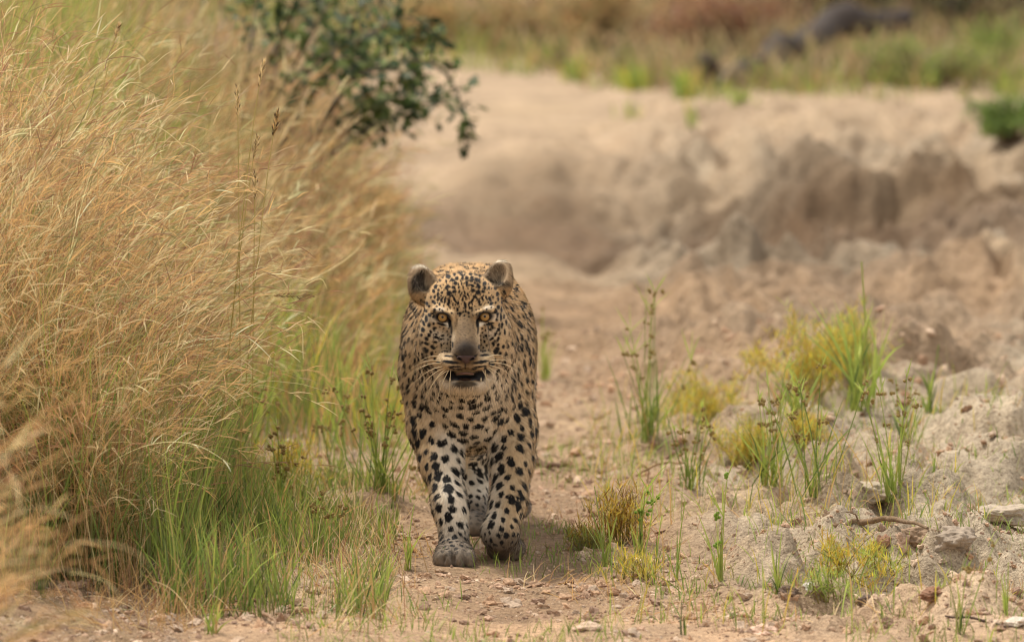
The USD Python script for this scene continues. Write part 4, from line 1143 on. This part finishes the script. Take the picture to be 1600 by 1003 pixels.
def leafy_bush():
    rng = np.random.default_rng(77)
    base = np.array([-1.05, 8.2, 0.0])
    base[2] = ground_z(base[0], base[1])[0]
    root = thing('leafy_bush', 'dark green leafy bush arching over the dry grass behind the leopard', 'bush', base)
    bark = mat_of('bush_bark', 0.8, 0.0, 0.2)
    leaf = mat_of('bush_leaf', 0.65, 0.2, 0.15)
    runs = [((430, 330), (470, 170), (560, 60), (640, 20), (690, 70)), ((440, 330), (520, 190), (610, 150), (670, 165), (705, 150)), ((435, 330), (540, 120), (640, 90), (700, 110), (722, 165), (728, 225)),
            ((430, 330), (450, 120), (500, 30), (540, -30)), ((430, 330), (430, 120), (440, 20), (420, -40)), ((440, 330), (540, 220), (600, 190), (650, 175)), ((430, 330), (500, 120), (580, -10), (640, -40)),
            ((440, 330), (500, 200), (560, 110), (620, 110), (660, 120)), ((430, 330), (480, 90), (540, 40), (600, 70), (640, 60)), ((420, 330), (420, 90), (470, 10), (520, -20)), ((420, 330), (450, 160), (500, 90), (560, 60)), ((400, 330), (390, 90), (400, 0), (390, -40)),
            ((430, 330), (520, 230), (570, 170), (600, 160)), ((430, 330), (470, 140), (530, 90), (580, 100))]
    leaves = []
    for j, run in enumerate(runs):
        y = 8.2 + rng.normal(0, 0.35)
        pts = [W(px, py, y + 0.25 * rng.normal() * (k > 1)) for k, (px, py) in enumerate(run)]
        pts[0] = base + [rng.normal(0, .05), rng.normal(0, .05), 0]
        t = np.linspace(0, 1, len(pts))
        u = np.linspace(0, 1, 22)
        q = np.stack([np.interp(u, t, np.array(pts)[:, c]) for c in range(3)], 1)
        for _ in range(2):
            q[1:-1] = (q[:-2] + 2 * q[1:-1] + q[2:]) / 4
        q = q - base
        tv, tf = tube_mesh(q, np.linspace(0.009, 0.002, 22), 6)
        obj('branch', (tv, tf), bark, root, True, np.tile(lin(92, 80, 64), (len(tv), 1)))
        for k in range(95):
            f = rng.uniform(0.38, 1.0) * 21
            i = min(int(f), 20)
            at = q[i] + (q[i + 1] - q[i]) * (f - i)
            d = unit(unit(q[i + 1] - q[i]) * 0.4 + rng.normal(0, 0.7, 3) + [0, 0, 0.1])
            at = at + d * rng.uniform(0.0, 0.09 if f < 17 else 0.03)
            leaves.append((at, d, rng.uniform(0.032, 0.052)))
    k = 0
    sv, sf, sc, m = [], [], [], 0
    for i in rng.permutation(len(leaves)):
        at, d, L = leaves[i]
        v, f = leaf_mesh(at, d, unit(rng.normal(0, 0.5, 3) + [0, 0, 1]), L, L * rng.uniform(0.5, 0.7))
        c = pick(rng, 1, (4, lin(62, 74, 48)), (3, lin(88, 104, 56)), (1.5, lin(124, 134, 82)), (1, lin(104, 112, 92)))[0]
        if k < 300:
            obj('leaf', (v, f), leaf, root, True, np.tile(c, (len(v), 1)))
            k += 1
        else:
            sv.append(v)
            sf.append(f + m)
            sc.append(np.tile(c, (len(v), 1)))
            m += len(v)
    tag(obj('foliage', (np.vstack(sv), np.vstack(sf)), leaf, root, True, np.vstack(sc)), kind='stuff')


def grass_tuft(label, px, py, high, wide, n, seed, colors, width=0.006, cat='grass tuft', group=None):
    """A single clump of blades that stands apart."""
    rng = np.random.default_rng(seed)
    base = on_ground(px, py)
    s = (base[1] - CAM_Y) / FPX
    root = thing('grass_tuft', label, cat, base - [0, 0, 0.005], group=group)
    rt = rng.normal(0, 1, (n, 3)) * [wide * s * 0.2, wide * s * 0.2, 0]
    p = strands(rng, rt, high * s * rng.uniform(0.5, 1.1, n), np.abs(rng.normal(0, 0.3, n)), np.abs(rng.normal(0.4, 0.3, n)), rng.uniform(0, 6.28, n), 6)
    v, q = ribbons(rng, p, width * rng.uniform(0.6, 1.3, n))
    obj('blades', (v, q), mat_of('tuft_blade', 0.5, 0.4, 0.3), root, True, np.repeat(pick(rng, n, *colors), 12, 0))


def far_shrub(label, px, py, high, wide, seed, colors, n=1500, leaf=0.03, cat='shrub'):
    """A low twiggy shrub in the far bank: short stems under a crown of small leaves in clumps."""
    rng = np.random.default_rng(seed)
    base = on_ground(px, py)
    s = (base[1] - CAM_Y) / FPX
    H, R = high * s, wide * s / 2
    root = thing('low_shrub', label, cat, base - [0, 0, 0.02])
    tips = rng.normal(0, 1, (26, 3)) * [R * 0.5, R * 0.45, 0] + np.stack([np.zeros(26), np.zeros(26), H * rng.uniform(0.35, 1.0, 26)], 1)
    sv, sf, k = [], [], 0
    for q in tips:
        a, b = tube_mesh(np.array([[q[0] * 0.15, q[1] * 0.15, 0], q * [0.5, 0.5, 0.55], q]), np.array([0.012, 0.007, 0.003]), 5)
        sv.append(a)
        sf.append(b + k)
        k += len(a)
    sv = np.vstack(sv)
    obj('stems', (sv, np.vstack(sf)), mat_of('bush_bark', 0.8, 0.0, 0.2), root, True, np.tile(lin(90, 74, 60), (len(sv), 1)))
    at = tips[rng.integers(0, 26, n)] + rng.normal(0, 1, (n, 3)) * [R * 0.2, R * 0.2, H * 0.13]
    at[:, 2] = np.abs(at[:, 2])
    bl = strands(rng, at, leaf * rng.uniform(0.6, 1.4, n), rng.uniform(0.2, 1.5, n), rng.uniform(0, 0.6, n), rng.uniform(0, 6.28, n), 3)
    v, q = ribbons(rng, bl, leaf * 0.4 * rng.uniform(0.6, 1.3, n))
    obj('crown', (v, q), mat_of('shrub_leaf', 0.6, 0.3, 0.25), root, True, np.repeat(pick(rng, n, *colors), 6, 0))
# ------------------------------------------------------------------ the scene
build_ground()
build_gravel()
build_leopard()

# stands of grass on the bank to the left
def crown(x, y):
    return np.interp(x, [-1.7, -1.35, -1.1, -0.98, -0.9], [1.12, 1.05, 0.92, 0.74, 0.62])


dry_grass('dry_grass', 'tall golden dry grass with fine seed heads hanging over the track from the left bank', 101, 13500,
          box_region(-1.75, -0.92, -0.9, 2.6, crown, 0.9),
          (0.45, 1.15), ((5, STRAW), (3, STRAW_PALE), (3, RUST), (2, OLIVE)), 0.0013, 6, (0.25, 0.95), 0.1, 1.9, 0.05, tangle=16000)
dry_grass('near_grass', 'blurred pale dry grass close to the camera at the lower left edge', 102, 3600,
          box_region(-1.75, -1.14, -6.0, -3.8, lambda x, y: 0.80 + 0 * x, 1.0), (0.5, 1.12), ((5, STRAW), (3, STRAW_PALE), (3, RUST), (1.5, OLIVE)), 0.0016, 5, (0.25, 0.7), 0.1, 1.4, 0.06, tangle=2500)
dry_grass('rusty_grass', 'rust brown feathery grass behind the golden grass, thinning out towards the sand', 103, 13000,
          box_region(-2.4, -0.5, 4.5, 11.0, lambda x, y: np.interp(x, [-2.2, -1.5, -1.1, -0.8, -0.65, -0.5], [1.2, 1.1, 0.97, 0.80, 0.5, 0.3]), 0.85), (0.5, 1.1), ((4, STRAW), (3, RUST), (4, OLIVE), (2, STRAW_PALE)), 0.002, 4, (0.25, 0.75), 0.1, 1.4, 0.06, tangle=6000)
leafy_grass('tall_green_grass', 'tall yellowish green grass growing through the dry grass at the top left', 104, 9000,
            box_region(-2.3, -0.9, 1.6, 8.0, lambda x, y: np.interp(x, [-2.2, -1.5, -1.1, -0.9], [1.35, 1.25, 0.9, 0.5])), (0.6, 1.15), ((3, LIME), (3, GREEN), (2, OLIVE), (2, STRAW)), 0.005, (0.15, 0.45))
leafy_grass('green_stems', 'scattered green grass blades mixed into the golden dry grass', 110, 4200,
            box_region(-1.5, -0.72, -0.9, 2.8, lambda x, y: np.interp(x, [-1.5, -1.0, -0.7], [0.95, 0.72, 0.42])), (0.5, 1.1), ((3, GREEN), (2, LIME), (2, OLIVE)), 0.0032, (0.2, 0.4))
leafy_grass('green_grass', 'fine fresh green grass on the ground beneath the overhanging dry grass', 105, 9000,
            box_region(-1.15, -0.28, -1.25, 2.2, lambda x, y: np.clip(0.20 - 0.26 * (x + 0.75) - 0.03 * y, 0.05, 0.24), 1.0, 0.13, 8), (0.4, 1.25), ((4, GREEN), (2, LIME), (1, DEEP), (1.5, OLIVE), (1, STRAW)), 0.0034, (0.22, 0.5))
leafy_grass('yellow_green_grass', 'loose yellowish green grass beside the track behind the leopard, on its left', 106, 9000,
            box_region(-1.1, -0.27, 2.2, 11.0, lambda x, y: np.interp(x, [-1.1, -0.62, -0.45, -0.30], [0.60, 0.48, 0.32, 0.08]) * np.interp(y, [2.5, 6, 11], [1, 0.6, 0.3]), 1.2, 0.25, 12), (0.4, 1.3), ((4, LIME), (3, GREEN), (3, STRAW), (2, OLIVE), (1, YELLOW)), 0.0045, (0.22, 0.6))
dry_grass('dry_litter', 'fallen dry stems and straw lying on the soil under the left bank', 107, 2600,
          box_region(-1.3, -0.25, -1.6, 2.5, lambda x, y: 0.14 + 0 * x, 1.3), (0.4, 1.2), ((3, STRAW), (2, STRAW_PALE), (2, RUST)), 0.0013, 0, (0.9, 0.5), 0.0, 3.0)
leafy_grass('sparse_seedlings', 'sparse tiny green seedlings dotted over the sandy soil', 108, 12000,
            box_region(-0.5, 1.75, -2.0, 3.4, lambda x, y: 0.026 + 0.03 * fbm(np.stack([x * 3, y * 2, 0 * x], 1), 2, 5), 1.0, 0.07, 31), (0.4, 1.5), ((3, GREEN), (2, LIME), (1, OLIVE)), 0.0024, (0.5, 0.6), 'seedlings', k=4)
leafy_grass('far_bank_grass', 'blurred low dry and green grass covering the far bank at the top', 109, 34000,
            box_region(-4.3, 4.3, 0.4, 14, lambda x, y: 0.20 + 0 * x, 1.0, 0.5, 17, bank_edge), (0.5, 1.5), ((3, lin(158, 130, 98)), (4, lin(190, 164, 120)), (3, lin(142, 134, 90)), (1.5, lin(112, 122, 70)), (1, lin(92, 78, 62))), 0.014, (0.5, 0.9))
leafy_grass('wispy_weeds', 'thin wispy yellow-green weeds scattered between the sedges on the right', 112, 2400,
            box_region(0.2, 1.5, -1.5, 4.2, lambda x, y: 0.05 + 0.09 * fbm(np.stack([x * 3, y * 2, 0 * x], 1), 2, 15), 1.0, 0.05, 37), (0.4, 1.5), ((4, LIME), (3, YELLOW), (2, GREEN), (1, STRAW)), 0.0024, (0.45, 0.6), 'weeds')
leafy_grass('far_grass_strip', 'loose strip of bright and dull green grass along the far edge of the sand', 111, 2600,
            box_region(-1.6, 3.0, -0.4, 1.4, lambda x, y: 0.12 + 0 * x, 1.0, 0.12, 19, bank_edge), (0.4, 1.5), ((4, LIME), (3, GREEN), (2, OLIVE), (1, STRAW)), 0.011, (0.3, 0.6))
leafy_bush()

# single flowering stalks that rise out of the dry grass
stalk('tall pale grass stalk with a slanting spike, highest above the dry grass', (412, 97), (388, 180), 0.3, 1, 40, 6)
stalk('grass stalk with an upright bristly spike, left of the tallest stalk', (371, 138), (373, 240), 0.3, 2, 45, 8)
stalk('grass stalk with a dark brown two-toned spike, right of the others', (434, 175), (408, 275), 0.3, 3, 40, 10, STRAW, 0.5)
stalk('short grass stalk with a thin pale spike, between the bristly and the dark one', (403, 213), (384, 270), 0.3, 4, 38, 6)
stalk('lowest grass stalk with a small upright spike over the dry grass', (399, 272), (397, 330), 0.3, 5, 40, 7)
stalk('long bare grass stalk leaning right at the upper left of the dry grass', (186, 40), (150, 120), 0.6, 6, 22, 4)
stalk('bent grass stalk with a drooping dark spike at the right edge of the dry grass', (486, 462), (420, 425), 0.2, 7, 60, 9, RUST, 0.5)

# sedges and other upright plants
sedge('dense green sedge with dark seed heads, left of the leopard\'s legs', 592, 768, 190, 150, 13, 46, 201, GREEN, True, 40)
sedge('thin two-stemmed sedge standing left of the dense sedge', 527, 752, 140, 80, 5, 10, 202, GREEN, True, 30)
sedge('slender bright green shoot in front of the leopard on its left', 637, 893, 105, 30, 2, 12, 203, LIME, False)
sedge('small pale sedge close beside the leopard\'s planted leg', 664, 768, 62, 44, 5, 14, 204, LIME, True)
sedge('tall sedge with spreading bracts and knobbly heads, right of the leopard', 1010, 692, 235, 120, 8, 40, 205, GREEN, True, 55)
sedge('low bushy sedge between the two tall sedges on the right', 1077, 765, 130, 90, 8, 22, 206, GREEN, True, 20)
sedge('bright green sedge with brown heads beside the yellow plant', 1203, 758, 185, 110, 8, 40, 207, LIME, True, 30)
sedge('open sedge with long bare stems fanning out on the sand', 1275, 775, 205, 130, 7, 24, 208, GREEN, True, 30)
sedge('sedge growing from the grey mud lumps', 1395, 782, 195, 90, 6, 30, 209, LIME, True, 30)
sedge('broad-leaved grass with one very tall upright blade', 1350, 642, 235, 150, 3, 34, 210, LIME, False, 0, 0.02, 1.9, name='grass_clump', cat='grass clump')
sedge('pale arching grass clump in front of the large yellow plant', 1250, 655, 130, 110, 0, 26, 211, LIME, False, 0, 0, 2.0, name='grass_clump', cat='grass clump')
sedge('small fresh green sedge beside the dark ledge', 1412, 690, 105, 70, 4, 16, 212, GREEN, True)
sedge('slim green shoot rising beyond the dark ledge', 1452, 645, 110, 50, 2, 10, 213, GREEN, False, thick=1.4)
sedge('upright green shoot in front of the yellow brown plant', 945, 888, 130, 50, 3, 12, 214, LIME, False)
sedge('green shoot with a clustered green head beside the yellow brown plant', 1000, 872, 105, 45, 4, 14, 215, LIME, True, 60, headcol=lin(96, 120, 40))
sedge('single straight green shoot right of the clustered one', 1026, 888, 85, 14, 2, 5, 216, GREEN, False)
sedge('lone thin stem standing on the bare sand', 1058, 905, 125, 12, 1, 4, 217, GREEN, False)
sedge('tall lone stem with a long upright bract in the foreground sand', 1126, 906, 165, 30, 2, 12, 218, LIME, True, 70, headcol=lin(96, 120, 40))
sedge('stocky yellow-green shoot at the front of the sand', 1215, 928, 100, 34, 2, 18, 219, LIME, False)
sedge('short dark green shoot near the bottom edge', 1066, 992, 55, 24, 1, 8, 220, DEEP, False)
sedge('short shoot at the lower right edge', 1572, 962, 85, 24, 2, 6, 221, LIME, False)
sedge('blurred light green sedge behind the leopard\'s shoulder', 851, 595, 115, 30, 4, 14, 222, LIME, True)
sedge('tiny shoot on the track right of the leopard', 941, 738, 50, 14, 1, 5, 223, GREEN, False)
sedge('leaning stem in the front right corner', 1500, 990, 150, 50, 2, 8, 224, OLIVE, True, 20, 0.25)
sedge('sedge with brown heads at the edge of the green grass', 440, 812, 150, 70, 6, 16, 225, GREEN, True, 20)
sedge('sedge rising from the middle of the green grass', 372, 765, 160, 80, 6, 18, 226, GREEN, True, 20)
sedge('low sedge with brown heads at the front of the green grass', 505, 870, 100, 80, 5, 14, 227, GREEN, True, 20)
sedge('thin sedge beneath the overhanging dry grass', 300, 760, 150, 80, 5, 14, 228, GREEN, True, 20)
sedge('grassy shoot at the front left by the bare soil', 330, 990, 90, 60, 2, 16, 229, LIME, False)

feathery('large mustard yellow feathery plant behind the sedges on the right', 1268, 622, 135, 165, 301, dense=2.4, fine=1.15)
feathery('yellow-green feathery plant beside the broad-leaved grass', 1330, 600, 105, 90, 302, ((3, YELLOW), (4, LIME)), dense=1.4, fine=1.1)
feathery('mid-sized yellow feathery plant right of the tall sedge', 1105, 662, 85, 120, 303, dense=1.8)
feathery('yellow feathery plant around the foot of the bright green sedge', 1168, 735, 85, 70, 304, dense=1.2)
feathery('yellow brown bushy plant with rusty tips on the bare sand', 965, 852, 95, 85, 305, ((3, MUSTARD), (2, YELLOW), (2, lin(120, 84, 40)), (1, OLIVE)), dense=1.3)
feathery('low sprawling green plant left of the yellow brown bush', 920, 860, 34, 70, 306, ((2, OLIVE), (2, LIME), (1, MUSTARD)), dense=0.6)
feathery('yellow starry-leaved plant in the right foreground', 1312, 900, 78, 80, 307, ((4, YELLOW), (2, MUSTARD), (2, LIME)), dense=0.6)
feathery('loose green weed in front of the starry-leaved plant', 1290, 945, 60, 90, 308, ((4, LIME), (2, GREEN)), dense=0.35)
feathery('thin yellow-green weed right of the starry-leaved plant', 1370, 900, 60, 70, 309, ((3, LIME), (2, YELLOW)), dense=0.3)
feathery('yellow flowering weed at the right edge of the green grass', 448, 770, 90, 70, 310, dense=1.0)
feathery('faint yellow weed on the sand in the middle foreground', 990, 905, 45, 90, 311, ((3, YELLOW), (2, OLIVE)), dense=0.4)
feathery('yellow plant glimpsed between the leopard and the grass behind', 615, 665, 60, 90, 312, dense=1.2)
feathery('small yellow weed below the large mustard plant', 1258, 700, 50, 70, 313, dense=0.7)

# tufts and shrubs of the far sand and bank
for k, (lb, px, py, h, w) in enumerate((('leftmost of the bright green tufts at the far edge of the sand', 895, 128, 52, 50), ('bright yellow-green tuft in the middle of the far edge of the sand', 995, 142, 50, 70),
                                        ('rightmost bright green tuft at the far edge of the sand, standing nearest', 1072, 155, 58, 50), ('small dull green tuft below the fallen log', 1155, 165, 36, 24),
                                        ('thin faint tuft on the far sand under the bright green tufts', 1075, 198, 45, 30), ('faint pair of blades on the far sand, left of the other faint tuft', 985, 185, 36, 40))):
    grass_tuft(lb, px, py, h, w, (60, 80, 70, 24, 16, 16)[k], 400 + k, ((4, LIME), (2, GREEN), (1, YELLOW)), 0.009)
far_shrub('dark green shrub at the right edge above the far sand', 1580, 222, 60, 120, 501, ((4, GREEN), (3, DEEP)), 1700, 0.03)
far_shrub('rusty brown shrub on the far bank above the green tufts', 1110, 92, 90, 190, 502, ((4, lin(148, 108, 82)), (2, lin(132, 94, 74)), (1, STRAW)), 2600, 0.035)
far_shrub('dark shrub in the top right corner above the log', 1500, 48, 100, 300, 503, ((3, lin(58, 62, 44)), (3, lin(58, 48, 46)), (1, OLIVE)), 4200, 0.035)
far_shrub('greyish brown shrub behind the log', 1290, 50, 90, 240, 504, ((3, lin(88, 74, 66)), (2, OLIVE), (1, RUST)), 3200, 0.035)
far_shrub('olive green shrub on the right of the far bank', 1440, 135, 70, 200, 505, ((4, OLIVE), (3, GREEN), (1, LIME)), 2200, 0.03)
far_shrub('low green shrub at the right edge of the far bank', 1580, 120, 80, 160, 506, ((4, GREEN), (2, LIME), (2, OLIVE)), 2200, 0.03)
far_shrub('tawny shrub on the far bank left of the rusty one', 930, 70, 80, 170, 507, ((3, STRAW), (3, OLIVE), (2, RUST)), 2200, 0.035)
far_shrub('grey green shrub at the near end of the far bank, behind the leafy bush', 790, 80, 70, 150, 508, ((3, OLIVE), (2, RUST), (2, STRAW)), 1800, 0.035)

far_shrub('olive brown shrub on the far bank seen through the twigs of the leafy bush', 660, 75, 70, 130, 509, ((3, OLIVE), (3, STRAW), (1, RUST)), 1800, 0.035)
dry_grass('straw_litter', 'bits of dead straw and broken stems lying on the sand around the plants on the right', 113, 1500,
          box_region(0.05, 1.5, -1.7, 3.6, lambda x, y: 0.055 + 0 * x), (0.4, 1.3), ((3, STRAW), (2, STRAW_PALE), (3, RUST)), 0.0014, 0, (1.2, 0.4), 0.0, 3.0)

stick('fallen_log', 'weathered grey fallen log lying on the far bank', ((1115, 146), (1200, 124), (1300, 100), (1400, 78)), (0.04, 0.062, 0.075, 0.062), lin(66, 57, 51), 601, 0.12, cat='log')
stick('dry_stick', 'brown stick half buried in the grey mud lumps', ((1282, 826), (1345, 822), (1400, 822), (1452, 832)), (0.003, 0.0075, 0.006, 0.003), lin(120, 98, 74), 602, 0.006, ((((1345, 822), (1338, 806), (1322, 798)), (0.003, 0.002, 0.001)),))
stick('dry_twig', 'curled dry twig on the sand in front of the low bushy sedge', ((995, 760), (1020, 748), (1045, 740), (1072, 742)), (0.003, 0.003, 0.0025, 0.0015), lin(132, 104, 72), 603, 0.03, (((1012, 752), (1016, 735), (1010, 722)),) and ((((1012, 756), (1014, 738), (1008, 726)), (0.002, 0.0015, 0.001)),))
stick('dry_twig', 'thin dark twig in the lower right corner', ((1478, 968), (1520, 972), (1560, 980), (1585, 988)), (0.0022, 0.003, 0.003, 0.0015), lin(78, 62, 52), 604, 0.006)
stick('dry_twig', 'short dark stick on the track right of the leopard', ((832, 728), (850, 733), (868, 738)), (0.007, 0.009, 0.006), lin(104, 80, 62), 605, 0.008)
stick('dry_twig', 'dry root arching over the soil at the bottom left', ((378, 945), (405, 950), (420, 975), (432, 990)), (0.003, 0.005, 0.004, 0.002), lin(138, 112, 88), 606, 0.012)
stick('dry_twig', 'thin curved twig on the gravel in the middle foreground', ((905, 938), (925, 925), (948, 922), (960, 930)), (0.0015, 0.002, 0.002, 0.001), lin(128, 96, 74), 607, 0.008)

stone('rock', 'brown rounded rock wedged under the stick', 'rock', 1425, 850, 70, 34, lin(146, 122, 98), 701, 0.3)
stone('rock', 'grey blunt stone right of the rock under the stick', 'rock', 1490, 862, 76, 36, lin(152, 136, 118), 702, 0.35)
stone('rock', 'small reddish angular stone in front of the brown rock', 'rock', 1378, 866, 38, 32, lin(142, 108, 86), 703, 0.5)
stone('rock', 'small pale pointed stone between the two rocks', 'rock', 1408, 862, 24, 26, lin(178, 150, 126), 704, 0.5)
stone('rock', 'pale flat stone at the bottom of the sand', 'rock', 918, 985, 46, 13, lin(186, 160, 136), 705, 0.25)
stone('rock', 'pale pinkish stone near the bottom edge', 'rock', 1192, 992, 44, 18, lin(204, 172, 148), 706, 0.3)
stone('rock', 'little white pebble by the loose green weed', 'rock', 1264, 926, 20, 14, lin(218, 208, 196), 707, 0.35)
stone('rock', 'pale stone at the right edge of the gravel', 'rock', 1590, 978, 40, 16, lin(200, 184, 166), 708, 0.3)
stone('rock', 'small purple brown stone at the foot of the tall sedge', 'rock', 1025, 700, 20, 14, lin(128, 96, 86), 709, 0.35)
stone('mud_clod', 'dark crumbly clod near the loose green weed', 'clod', 1233, 932, 32, 16, lin(112, 94, 80), 710, 0.5)
stone('mud_clod', 'dark clod right of the loose green weed', 'clod', 1350, 945, 24, 14, lin(108, 92, 80), 711, 0.5)
stone('mud_clod', 'reddish clod on the gravel at the right', 'clod', 1458, 940, 44, 20, lin(138, 104, 82), 712, 0.5)
stone('mud_clod', 'grey mud lump behind the dry stick, left of the sedge', 'clod', 1365, 786, 90, 34, lin(168, 152, 130), 713, 0.3)
stone('mud_clod', 'cracked grey mud lump at the right edge', 'clod', 1565, 818, 100, 30, lin(166, 150, 130), 715, 0.3)
